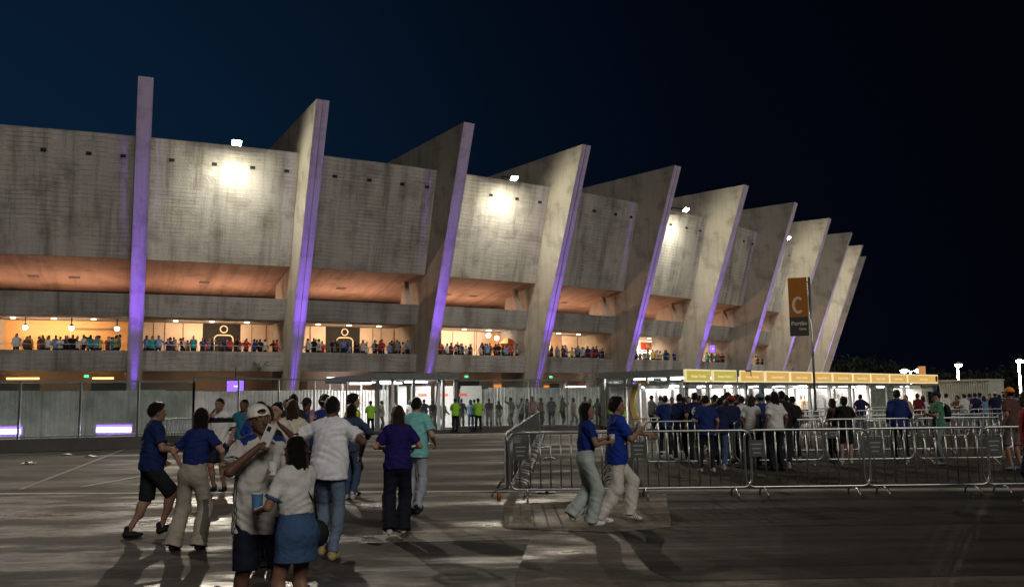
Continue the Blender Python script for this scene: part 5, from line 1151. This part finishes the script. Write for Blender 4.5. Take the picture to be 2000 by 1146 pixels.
Rz = o.matrix_basis.to_3x3(); ua = Vector((.38, .05, .92)).normalized(); sa = Vector((.92, -.25, -.3)); sa = (sa - ua * sa.dot(ua)).normalized(); na = ua.cross(sa)
pcn = wp + ua * .055 + Vector((0, -.035, .01))
MB().box(pcn, (.078, .011, .158), (sa, na, ua)).build('case', cloth((.70, .69, .66), .35, 'phone_case'), ph)
nf = na if na.y < 0 else -na
MB().box(pcn + nf * .007 + ua * .045 - sa * .012, (.030, .005, .034), (sa, na, ua)).build('camera_bump', M['charcoal'], ph)
cup(o, i_, 0, 'white plastic cup in the capped man\'s other hand', M['litter'], h=.11, lift=.03)
# woman in denim skirt
o, i_ = person(dict(fem=True, top='tee', tucked=True, hem=.23, bottom='skirt', ct=(.62, .62, .58), cb=(.045, .095, .19), cs=black, sk='b', hair='long', hlen=.27, fl=(-.09, .03, 0, 0), fr=(.09, -.02, 0, 0), lean=.05, ch='k',
    arms=(((-.20, .27, -.31), (-.7, -1, -.5)), ((.06, .28, -.02), (1, -.3, -1))), head=(.15, -.05), curl=(.95, .9), seed=8, bulk=1.0), -1.53, 6.55, R(52), 1.41, 'woman in a white top and denim skirt, drinking beside the capped man')
el_, sh_ = i_['_el'], i_['_sh']
for q in (0, 1):
    d_ = nrm(el_[q] - sh_[q]); L_ = np.linalg.norm(el_[q] - sh_[q])
    paint(i_['parts']['shirt'], lambda c, d_=d_, L_=L_, q=q: (np.abs((c - sh_[q]) @ d_ - L_ * .70) < .012) & (np.linalg.norm(c - sh_[q], axis=1) < .3) & (np.linalg.norm(np.cross(c - sh_[q], d_), axis=1) < .095) & (np.abs(c[:, 0]) > .125), cloth((.06, .12, .28)))
cup(o, i_, 0, 'blue cup with a white lid in the denim-skirted woman\'s hand', cloth((.08, .22, .42), .4, 'cup_blue'), h=.15, r=.042, lift=.05)
cup(o, i_, 1, 'clear cup with a straw at the denim-skirted woman\'s mouth', M['litter'], h=.09, lift=.02, straw=True)
bg_ = W_(o, i_['_T'](.17, -.06, -.02)); e_ = empty('shoulder_bag', bg_, label='small black shoulder bag on the denim-skirted woman\'s hip', cat='bag'); MB().sphere(bg_, .09, 12, sz=(1.0, .6, 1.1)).build('bag_body', M['charcoal'], e_, smooth=True)
MB().tube([bg_ + Vector((0, 0, .08)), W_(o, i_['_T'](.10, -.13, .25)), W_(o, i_['_T'](-.02, -.12, .42)), W_(o, i_['_T'](-.12, -.03, .535))], .008, 6).build('strap', M['charcoal'], e_)
# white T-shirt man from behind
x, y = stand(641, 1090)
o, i_ = person(dict(top='tee', bottom='jeans', ct=(.76, .77, .80), cb=(.13, .18, .25), cs=(.42, .33, .14), sk='c', hair='fade', ch='k', fl=(-.09, .10, .02, -6), fr=(.09, -.10, 0, 0), lean=.09, loose=1.25, bulk=1.10, side=.02,
    arms=(((-.60, .10, -.01), (-.3, -.6, -1)), ((.30, .12, -.32), (1, -.8, -.2))), curl=(.3, .5), seed=10), x, y, R(-6), 1.72, 'man in a white T-shirt and pale jeans seen from behind, one arm raised')
x, y = stand(684, 976)
o, i_ = person(dict(fem=True, top='long', bottom='jeans', ct=(.035, .055, .10), cb=(.045, .075, .14), cs=(.5, .5, .5), hair='long', hlen=.32, fl=(-.09, .14, 0, 0), fr=(.10, -.12, .03, -20), loose=1.5, lean=.07, arms=(((-.22, .16, -.40), (-.5, -1, -.2)), ((.26, .16, -.30), (1, -.8, -.2))), seed=12), x, y, R(-10), 1.62, 'long-haired woman in a dark denim jacket walking away right of the white T-shirt')
x, y = stand(777, 1043)
o, i_ = person(dict(fem=True, top='tee', bottom='wide', ct=(.016, .008, .10), cb=(.008, .010, .020), cs=(.6, .58, .55), hair='long', hlen=.33, ch='b', sk='a', fl=(-.11, -.10, .02, -25), fr=(.07, .10, 0, 0), lean=.05, bulk=1.02, hem=.02,
    arms=(((-.22, .22, -.27), (-.6, -1, -.2)), ((.22, .24, -.27), (.6, -1, -.2))), seed=14), x, y, R(6), 1.60, 'brown-haired woman in an indigo T-shirt and wide black trousers, from behind')
x, y = stand(812, 1003)
o, i_ = person(dict(top='tee', bottom='jeans', ct=(.20, .52, .50), cb=(.32, .36, .40), cs=black, sk='a', hair='fade', fl=(-.09, .05, 0, 0), fr=(.10, -.16, .02, -20), lean=.06, loose=1.3, seed=16,
    arms=(((-.24, .18, -.35), (-.4, -1, -.2)), ((.25, .14, -.38), (.4, -1, -.2)))), x, y, R(-14), 1.71, 'man in an aqua T-shirt beside the woman in indigo, seen from behind')
# couple on the ramp
x, y = stand(1146, 1026)
o, i_ = person(dict(fem=True, top='crop', bottom='wide', ct=(.007, .024, .17), cb=(.40, .46, .43), cs=(.7, .7, .68), hair='long', hlen=.36, sk='b', fl=(-.09, -.16, .07, -38), fr=(.08, .10, 0, 0), lean=.06, hem=.02,
    arms=(((-.10, .30, -.20), (-.7, -1, -.6)), ((.12, .30, -.24), (.6, -1, -.6))), head=(-.10, -.08), curl=(.9, .9), seed=18), x, y, R(-78), 1.60, 'woman in a royal blue crop top and wide pale jeans, walking right on the ramp')
cup(o, i_, 1, 'clear plastic cup in the hand of the woman on the ramp', M['litter'], h=.11, lift=.03)
x, y = stand(1207, 1019)
o, i_ = person(dict(top='jersey', bottom='baggy', ct=(.008, .034, .26), cb=(.56, .54, .48), cs=(.72, .70, .66), sk='b', hair='curly', fl=(-.08, .24, .03, 14), fr=(.09, -.24, 0, 0), lean=.05, loose=1.15,
    arms=(((-.16, .48, -.20), (-.5, -1, -.5)), ((.08, .30, -.14), (.9, -.6, -1))), head=(-.05, -.10), curl=(.3, .95), seed=20), x, y, R(-80), 1.70, 'curly-haired man in a blue jersey and baggy white trousers on the ramp, arm forward')
cup(o, i_, 1, 'clear plastic cup held at the chest of the curly-haired man', M['litter'], h=.11, lift=.03)
hz_ = i_['_hz']; T_ = i_['_T']
paint(i_['parts']['shirt'], lambda c: (abs(c[:, 2] - (hz_ + .20)) < .022) & (abs(c[:, 0]) < .17) & (c[:, 1] > 0), cloth(white))
for s_i in (0, 1):
    sp_ = i_['parts']['shoe%d' % s_i]; ak = i_['_ank'][s_i]
    paint(sp_, lambda c, ak=ak: (np.abs(((c[:, 1] - ak[1]) + .5 * (c[:, 2] - ak[2]) - .04) % .026 - .013) < .005) & (c[:, 1] > ak[1] + .01) & (c[:, 1] < ak[1] + .10) & (c[:, 2] < ak[2] - .02), cloth(black))
# the knot of people behind the capped man
def mid(px, Y, h, yaw, lab, grp='people standing behind the capped man', **sp):
    k = ray(px, 790); X = k.x / k.y * Y
    return person(dict(sp), X, Y, R(yaw), h, lab, grp, vox=.015, hv=.008)
o, i_ = mid(430, 17.6, 1.76, 172, 'man in a white shirt with a black shoulder band, hand at his mouth', top='jersey', bottom='shorts', ct=(.62, .62, .58), cb=(.01, .012, .03), sk='b', hair='short', arms=(((-.26, .03, -.46), (-.3, -1, -.3)), ((.02, .24, .06), (.9, -.2, -1))), seed=1)
hh_ = i_['_hz']; paint(i_['parts']['shirt'], lambda c: (c[:, 2] > hh_ + .36) & (c[:, 2] < hh_ + .46), cloth(black))
mid(478, 18.2, 1.74, 175, 'man in a teal shirt and jeans, left of the capped man', top='tee', bottom='jeans', ct=(.02, .13, .20), cb=(.05, .10, .15), sk='c', hair='short', arms=(((-.26, .03, -.46), (-.3, -1, -.3)), ((.16, .28, -.12), (.5, -.6, -1))), seed=2)
mid(507, 17.4, 1.68, -80, 'person in a black cap and bright blue shirt facing right', top='tee', bottom='pants', ct=(.04, .16, .34), cb=black, sk='b', hair='short', cap='front', cc=(.01, .01, .012), seed=3)
mid(521, 9.6, 1.63, 150, 'dark-haired person in black directly behind the white cap', top='tee', bottom='pants', ct=(.01, .01, .012), cb=black, sk='b', hair='short', seed=4)
mid(542, 12.6, 1.66, 165, 'woman in white with her dark hair up, facing the camera behind the cap', top='tee', bottom='jeans', ct=(.55, .52, .45), fem=True, sk='a', hair='bun', seed=5)
mid(571, 12.8, 1.69, 8, 'tall woman with long brown hair and a cream top, seen from behind', top='tee', bottom='jeans', ct=(.55, .50, .38), fem=True, sk='a', hair='long', hlen=.34, ch='b', seed=6, arms=(((-.25, .02, -.48), (-.3, -1, -.2)), ((.26, .12, .02), (.6, -.3, -1))), hdir=(None, A_([.1, .0, 1.0])), curl=(.5, .15), palm=(None, A_([0, -1, 0])))
mid(600, 17.0, 1.74, 172, 'man in a dark cap and royal blue shirt facing the camera', top='tee', bottom='pants', ct=(.010, .035, .30), cb=black, sk='c', hair='crop', cap='front', cc=(.012, .012, .015), seed=7)
mid(634, 15.5, 1.77, 10, 'person in a white-topped cap and dark blue shirt behind the white T-shirt man', top='tee', bottom='jeans', ct=(.012, .028, .16), cb=(.02, .03, .06), sk='b', hair='curly', cap='back', cc=(.5, .48, .42), bulk=1.12, seed=8)
mid(688, 16.6, 1.79, -60, 'young man with bushy dark hair and a bright yellow vest, looking right', top='vest', bottom='pants', ct=(.55, .58, .02), cb=(.02, .02, .03), sk='a', hair='curly', seed=9)
mid(562, 17.8, 1.74, 185, 'dark-haired person in black against the corrugated fence, back row', top='tee', bottom='pants', ct=black, cb=black, sk='b', hair='short', seed=10)
mid(573, 16.5, 1.80, 20, 'person with hair in a bun, furthest back in the standing knot', top='tee', bottom='pants', ct=(.03, .02, .02), cb=black, fem=True, sk='b', hair='bun', seed=11)
mid(500, 15.2, 1.62, 200, 'woman in blue behind the shoulder of the capped man', top='tee', bottom='jeans', ct=(.012, .05, .26), fem=True, sk='b', hair='bob', seed=12)
# right edge
o, i_ = mid(2008, 14.1, 1.68, 60, 'person in a dark red shirt and navy trousers cut by the right edge', None, top='tee', bottom='jeans', ct=(.28, .008, .012), cb=(.012, .018, .05), cs=(.5, .5, .5), sk='c', hair='short', bulk=1.08, seed=13)
if 'group' in o: del o['group']
mid(1975, 20.0, 1.78, 20, 'person in an orange cap and brownish shirt just inside the right edge', 'people behind the front barriers on the right', top='tee', bottom='shorts', ct=(.10, .05, .04), cb=(.16, .13, .12), cs=(.4, .4, .4), sk='b', hair='short', cap='front', cc=(.85, .28, .04), seed=14)

# ------------------------------------------------------------------ crowd figures: a few kinds, each copied with its own colours
def kind(sp, vox=.021):
    res, info = person_geo(sp, vox, .010); o = empty('person'); o['_sp'] = 1; cm = colours(sp)
    for k, (V, F) in res.items():
        me = np_mesh(NAMES.get(k, k), V, F, [cm[PART[k]]]); c = bpy.data.objects.new(NAMES.get(k, k), me); C.objects.link(c); c.parent = o; c['_k'] = k
    return o, sp
stand_a = dict(top='tee', bottom='pants', hair='short'); KND = {}
hang = ((-.25, .02, -.48), (-.3, -1, -.2)), ((.25, .02, -.48), (.3, -1, -.2))
KSP = {
 'm_stand': dict(top='tee', bottom='pants', hair='short', arms=hang, seed=1),
 'm_jean': dict(top='jersey', bottom='jeans', hair='fade', arms=(((-.2, .22, -.28), (-.6, -1, -.3)), hang[1]), fl=(-.15, .1, 0, 0), seed=2),
 'm_shorts': dict(top='jersey', bottom='shorts', hair='short', arms=(hang[0], ((.12, .28, -.18), (.8, -.6, -.8))), fl=(-.14, .06, 0, 0), seed=3),
 'm_cap': dict(top='tee', bottom='pants', hair='crop', cap='front', arms=(((-.05, .24, -.22), (-1, -.6, -.4)), ((.05, .25, -.2), (1, -.6, -.4))), bulk=1.08, seed=4),
 'm_walk': dict(top='hoodie', bottom='pants', hair='short', fl=(-.09, .24, .02, 10), fr=(.09, -.24, .02, -25), arms=(((-.26, -.14, -.44), (-.3, -1, -.2)), ((.24, .22, -.40), (.3, -1, -.2))), lean=.08, seed=5),
 'm_phone': dict(top='jersey', bottom='shorts', hair='curly', arms=(((-.06, .27, -.12), (-1, -.4, -1)), ((.06, .28, -.10), (1, -.4, -1))), head=(0, -.3), seed=6),
 'm_hips': dict(top='tee', bottom='jeans', hair='crop', arms=(((-.20, .02, -.38), (-1, -.5, 0)), ((.20, .02, -.38), (1, -.5, 0))), fl=(-.17, 0, 0, 0), fr=(.17, .02, 0, 0), bulk=1.1, belly=True, seed=7),
 'f_stand': dict(fem=True, top='tee', bottom='jeans', hair='long', hlen=.3, arms=hang, seed=8),
 'f_pony': dict(fem=True, top='crop', bottom='wide', hair='pony', arms=(((-.1, .26, -.25), (-.8, -1, -.3)), hang[1]), fl=(-.1, .14, 0, 0), seed=9),
 'f_walk': dict(fem=True, top='tee', bottom='jeans', hair='long', ch='b', fl=(-.08, -.2, .03, -25), fr=(.08, .2, 0, 5), arms=(((-.23, .16, -.42), (-.3, -1, -.2)), ((.23, -.12, -.44), (.3, -1, -.2))), lean=.06, seed=10),
 'm_raise': dict(top='tee', bottom='pants', hair='short', arms=(((-.2, .2, .28), (-1, .2, -.6)), hang[1]), seed=11),
 'm_lean': dict(top='tee', bottom='pants', hair='short', lean=.34, arms=(((-.26, .30, -.26), (-1, -.6, 0)), ((.26, .30, -.26), (1, -.6, 0))), seed=12),
}
usedk = {}
def recolour(o, cm, only=None):
    for c in o.children:
        k = c.get('_k')
        if k is None: continue
        m = cm.get(PART[k])
        if m is not None and c.material_slots:
            c.material_slots[0].link = 'OBJECT'; c.material_slots[0].material = m
def crowd(kd, x, y, yaw, h, lab, grp, z=0.0, **cols):
    if kd not in KND: KND[kd] = kind(KSP[kd])
    src, sp = KND[kd]
    o = src if kd not in usedk else copy_tree(src); usedk[kd] = 1
    s2 = dict(sp); s2.update(cols); recolour(o, colours(s2)); place(o, x, y, yaw, h, z); tag(o, lab, 'person', grp); return o
pal = {'navy': (.010, .015, .06), 'royal blue': (.010, .026, .13), 'black': (.012, .012, .013), 'white': (.60, .60, .58), 'grey': (.18, .18, .18), 'light blue': (.14, .24, .42), 'pale pink': (.55, .33, .30), 'maroon': (.12, .012, .015),
       'brown': (.12, .06, .03), 'green': (.06, .20, .12), 'yellow': (.60, .45, .03), 'lime': (.30, .62, .05), 'teal': (.03, .22, .24), 'red': (.42, .02, .02), 'cream': (.55, .48, .36)}
DK = (.012, .013, .018); JN = (.05, .08, .14); LJ = (.20, .25, .30)
def qx(px, Y): k = ray(px, 785); return k.x / k.y * Y
# (pixel column in the photo, distance in metres, kind, yaw, height, top colour, trousers, note)
Q = [(1272, 43, 'm_cap', -60, 1.78, 'grey', DK, 'wearing a cap'), (1291, 42.5, 'm_hips', 60, 1.76, 'grey', DK, ''), (1299, 25.6, 'm_jean', -5, 1.72, 'royal blue', DK, ''), (1328, 23.6, 'm_walk', 5, 1.77, 'navy', DK, ''),
     (1357, 23.2, 'm_stand', 0, 1.78, 'navy', DK, 'pale number 61 on back'), (1378, 20.6, 'm_jean', 8, 1.70, 'royal blue', DK, ''), (1372, 27.2, 'f_stand', -10, 1.66, 'white', DK, ''), (1398, 24.6, 'm_cap', 25, 1.72, 'black', DK, ''), (1405, 21.2, 'm_walk', -20, 1.66, 'navy', JN, ''),
     (1420, 26.4, 'm_cap', -100, 1.79, 'black', DK, ''), (1429, 22.6, 'm_cap', 12, 1.68, 'navy', DK, 'in a red cap'), (1441, 28.0, 'm_raise', 0, 1.74, 'black', DK, ''), (1450, 23.3, 'm_walk', 30, 1.70, 'white', (.10, .10, .10), ''), (1462, 26.8, 'f_stand', 0, 1.70, 'navy', DK, ''),
     (1466, 21.6, 'f_walk', -20, 1.70, 'white', DK, ''), (1486, 22.4, 'm_cap', 10, 1.73, 'royal blue', DK, 'in a pale blue cap'), (1481, 27.6, 'm_stand', 0, 1.74, 'cream', DK, ''), (1500, 25.2, 'm_jean', -30, 1.70, 'black', DK, ''), (1513, 20.9, 'f_stand', 12, 1.76, 'white', DK, ''), (1527, 21.4, 'm_walk', -15, 1.80, 'black', DK, 'with long dark trousers'),
     (1536, 26.0, 'm_stand', 30, 1.70, 'light blue', JN, ''), (1345, 33.0, 'f_stand', 160, 1.70, 'pale pink', JN, ''), (1392, 34.0, 'm_shorts', 170, 1.68, 'yellow', DK, ''), (1312, 36.0, 'm_shorts', 180, 1.68, 'light blue', DK, ''), (1412, 31.5, 'm_stand', 20, 1.72, 'black', DK, ''), (1436, 33.0, 'm_stand', -20, 1.72, 'white', DK, ''),
     (1506, 33.0, 'f_walk', 80, 1.72, 'light blue', LJ, ''), (1548, 24.0, 'm_stand', 20, 1.66, 'black', DK, ''), (1335, 28.5, 'm_stand', 0, 1.68, 'black', DK, ''), (1366, 30.5, 'm_stand', 10, 1.72, 'grey', DK, ''), (1471, 31.0, 'f_stand', 10, 1.66, 'maroon', DK, ''), (1522, 30.0, 'm_cap', -10, 1.70, 'navy', DK, '')]
Q.sort()
CC_ = {'in a red cap': (.35, .02, .02), 'in a pale blue cap': (.10, .20, .30)}
for k, (px, Y, kd, yw, h, tc_, bc, note) in enumerate(Q):
    o = crowd(kd, qx(px, Y), Y, R(yw), h, '%s from the left in the gate queue, in %s%s' % (ord_(k + 1), tc_, ', ' + note if note else ''), 'people queuing at the gate', ct=pal[tc_], cb=bc, cc=CC_.get(note, (.012, .014, .02)), cs=(.35, .35, .35) if k % 3 else black, sk='bcab'[k % 4])
    if '61' in note:
        sc_ = h / 1.75; add = text_mesh('61', .26, .004, 'number'); Mx = Matrix(((1, 0, 0), (0, 0, -1), (0, 1, 0))).to_4x4(); Mx.translation = (0, -.172, 1.29); add.transform(Mx); add.materials.append(cloth((.55, .55, .52), .6, 'print'))
        ob = bpy.data.objects.new('number', add); C.objects.link(ob); ob.parent = o
RGT = [(1626, 23.2, 'f_stand', 40, 1.58, 'brown', DK, 'brown-haired'), (1648, 22.6, 'm_phone', -20, 1.62, 'black', DK, ''), (1681, 38, 'm_hips', 10, 1.72, 'navy', JN, 'hand on hip'), (1753, 22.7, 'm_walk', -12, 1.80, 'royal blue', DK, 'in a hooded sweater'), (1770, 37, 'f_walk', 140, 1.66, 'pale pink', LJ, ''),
       (1793, 38.5, 'm_stand', 10, 1.70, 'maroon', DK, ''), (1803, 39.5, 'f_stand', 0, 1.60, 'white', DK, ''), (1831, 21.9, 'm_cap', 80, 1.72, 'green', (.22, .27, .27), 'wearing a navy cap and backpack'), (1849, 45, 'm_shorts', 30, 1.70, 'white', LJ, ''), (1869, 43, 'm_phone', 100, 1.58, 'brown', LJ, ''),
       (1884, 42, 'm_jean', 20, 1.66, 'white', LJ, ''), (1894, 45, 'm_stand', -20, 1.68, 'light blue', JN, ''), (1905, 40, 'm_stand', 0, 1.70, 'navy', JN, 'white badge on the back'), (1915, 44, 'm_cap', 30, 1.70, 'light blue', DK, ''), (1922, 40.5, 'f_stand', 0, 1.56, 'light blue', LJ, ''),
       (1944, 39, 'm_cap', -30, 1.74, 'navy', JN, 'in a white cap'), (1953, 42, 'f_walk', 20, 1.62, 'white', DK, ''), (1962, 44, 'm_jean', 10, 1.64, 'royal blue', LJ, ''), (1898, 47, 'm_hips', 160, 1.66, 'white', LJ, ''), (1934, 47, 'm_shorts', 170, 1.66, 'grey', LJ, ''), (1986, 40, 'm_stand', 20, 1.66, 'light blue', LJ, '')]
RGT.sort()
for k, (px, Y, kd, yw, h, tc_, bc, note) in enumerate(RGT):
    o = crowd(kd, qx(px, Y), Y, R(yw), h, '%s from the left beyond the totem, in %s%s' % (ord_(k + 1), tc_, ', ' + note if note else ''), 'people beyond the barriers on the right', ct=pal[tc_], cb=bc, cc=(.6, .6, .58) if 'white cap' in note else (.012, .016, .05), sk='bac'[k % 3], cs=(.4, .4, .4))
    if 'backpack' in note:
        b_ = MB().sphere((0, 0, 0), .17, 14, sz=(.85, .55, 1.25)); t_ = Matrix.Translation(o.matrix_basis @ Vector((0, -.20, 1.22))) ; bo = b_.build('backpack', M['charcoal'], smooth=True); bo.matrix_basis = t_ @ Matrix.Rotation(R(80), 4, 'Z'); tag(bo, 'dark backpack on the person in green wearing a navy cap', 'backpack')
FEN = [(724, 46.5, 'm_cap', 10, 1.70, 'lime', DK), (745, 50, 'm_hips', -80, 1.72, 'white', DK), (800, 53, 'f_stand', 30, 1.70, 'grey', DK), (814, 52, 'm_cap', 20, 1.76, 'grey', DK), (828, 51, 'm_hips', 0, 1.76, 'navy', DK), (846, 50.5, 'm_walk', 30, 1.72, 'black', DK), (864, 50, 'm_walk', -40, 1.66, 'grey', DK), (782, 55, 'm_stand', 180, 1.7, 'white', LJ), (770, 54, 'f_stand', 180, 1.6, 'pale pink', LJ),
       (889, 48.8, 'm_cap', 0, 1.76, 'lime', DK), (901, 52, 'm_stand', 10, 1.76, 'navy', DK), (919, 52.5, 'f_stand', -10, 1.70, 'light blue', JN), (926, 53, 'm_stand', 0, 1.72, 'grey', DK), (934, 48.6, 'm_cap', 5, 1.76, 'lime', DK), (955, 53, 'm_stand', 0, 1.76, 'black', DK), (974, 54.5, 'f_stand', 30, 1.62, 'black', DK), (998, 53, 'm_raise', 60, 1.80, 'grey', DK), (1019, 53, 'm_phone', 60, 1.74, 'grey', DK), (1030, 54, 'm_stand', 90, 1.72, 'black', DK),
       (1040, 51.5, 'm_hips', 175, 1.84, 'pale pink', DK), (1056, 53, 'm_stand', -60, 1.76, 'black', DK), (1077, 53, 'm_stand', 0, 1.80, 'black', DK), (1098, 52.5, 'm_phone', -80, 1.84, 'black', DK), (1119, 52, 'f_walk', -70, 1.74, 'pale pink', LJ), (1143, 53, 'm_stand', 180, 1.80, 'grey', DK), (1153, 52.5, 'f_stand', 100, 1.66, 'white', DK), (1167, 52.5, 'f_stand', -30, 1.70, 'grey', DK),
       (1196, 47.5, 'm_cap', -30, 1.76, 'lime', DK), (1214, 45.0, 'm_cap', 20, 1.60, 'lime', DK), (1224, 52, 'f_stand', 10, 1.82, 'light blue', LJ), (1238, 50, 'm_shorts', 200, 1.66, 'teal', (.5, .35, .03)), (1250, 51, 'm_stand', 180, 1.66, 'yellow', DK)]
for k, (px, Y, kd, yw, h, tc_, bc) in enumerate(FEN):
    crowd(kd, qx(px, Y), Y, R(yw), h, '%s from the left along the glazed gate fence, %s' % (ord_(k + 1), 'guard in a lime vest' if tc_ == 'lime' else 'in ' + tc_), 'people along the glazed fence', ct=pal[tc_], cb=bc, cc=DK, sk='cb'[k % 2], cs=black)
INS = [(1352, 1.6, 'f_stand', 180, 'pale pink'), (1398, 2.0, 'm_stand', 170, 'yellow'), (1512, 2.2, 'm_stand', 180, 'light blue'), (1530, 1.4, 'f_stand', 190, 'white'), (1562, 1.8, 'm_cap', 180, 'yellow'), (1580, 2.4, 'm_shorts', 180, 'yellow'), (1604, 1.3, 'm_stand', 150, 'cream'), (1631, 2.0, 'm_hips', 180, 'cream'), (1690, 1.8, 'm_stand', 180, 'white'), (1718, 1.2, 'f_walk', 90, 'pale pink')]
for k, (px, bk, kd, yw, tc_) in enumerate(INS):
    q = TA + td * on_line(px) + tn * bk; crowd(kd, q.x, q.y, R(yw), 1.7, '%s from the left inside the bright turnstile hall, in %s' % (ord_(k + 1), tc_), 'people inside the turnstile hall', ct=pal[tc_], cb=DK, sk='ab'[k % 2], cs=black)
# ------------------------------------------------------------------ balcony crowd (a few pixels each: one mesh per figure)
BK = {}
def bal_mesh(kd, spv):
    res, info = person_geo(spv, .034, .014); V, F, mi, n = [], [], [], 0; order = {'sk': 0, 'ct': 1, 'cb': 2, 'ch': 3, 'cs': 2, 'cc': 3}; keep = []
    for k, (v, f) in res.items(): V.append(v); F.append(f + n); mi.append(np.full(len(f), order[PART[k]])); n += len(v)
    me = np_mesh('person', np.concatenate(V), np.concatenate(F), [skinm('b')] * 4, np.concatenate(mi)); return me
rng = random.Random(11); bnames = list(KSP); bcols = ['white', 'white', 'navy', 'royal blue', 'black', 'black', 'grey', 'pale pink', 'light blue', 'maroon', 'brown', 'cream', 'red', 'royal blue', 'yellow', 'teal']
for b in range(-1, 9):
    n = {-1: 42, 0: 36, 1: 34, 2: 32, 3: 31, 4: 28, 5: 24, 6: 19, 7: 13, 8: 8}[b]; ths = sorted([lerp(gap + .03, 1 - gap - .03, (k + rng.uniform(-.6, 1.6)) / n) for k in range(n)])
    if b == -1: ths = [t for t in ths if t > .30]
    place_ = 'left of the first fin' if b < 0 else 'between the %s and %s fins' % (ord_(b + 1), ord_(b + 2))
    for k, f in enumerate(ths):
        kd = rng.choice(bnames)
        if kd == 'm_raise' and rng.random() < .6: kd = 'm_stand'
        if kd not in BK: BK[kd] = bal_mesh(kd, KSP[kd])
        cn_ = rng.choice(bcols); t = b + f; r = 24.22 - rng.choice([0, 0, .1, .55, 1.0, 1.5]); p = P(t, r, 4.85); o = bpy.data.objects.new('person', BK[kd]); C.objects.link(o)
        out_ = math.atan2(er(t).y, er(t).x) - math.pi / 2; yw = out_ + rng.choice([0, 0, rng.gauss(0, .5), rng.gauss(0, .9), R(90), R(-90), math.pi + rng.gauss(0, .5)]); h = rng.uniform(1.58, 1.84); place(o, p.x, p.y, yw, h, 4.85)
        mats = [skinm(rng.choice('aabbc')), cloth(pal[cn_]), cloth(DK), hairm(rng.choice('kkb'))]
        for s_, m in zip(o.material_slots, mats): s_.link = 'OBJECT'; s_.material = m
        tag(o, '%s from the left on the balcony %s, in %s' % (ord_(k + 1), place_, cn_), 'person', 'people crowding the balcony')
for o in C.objects:
    for q in ('_k', '_sp'):
        if q in o: del o[q]
print('script seconds', time.time() - T0)
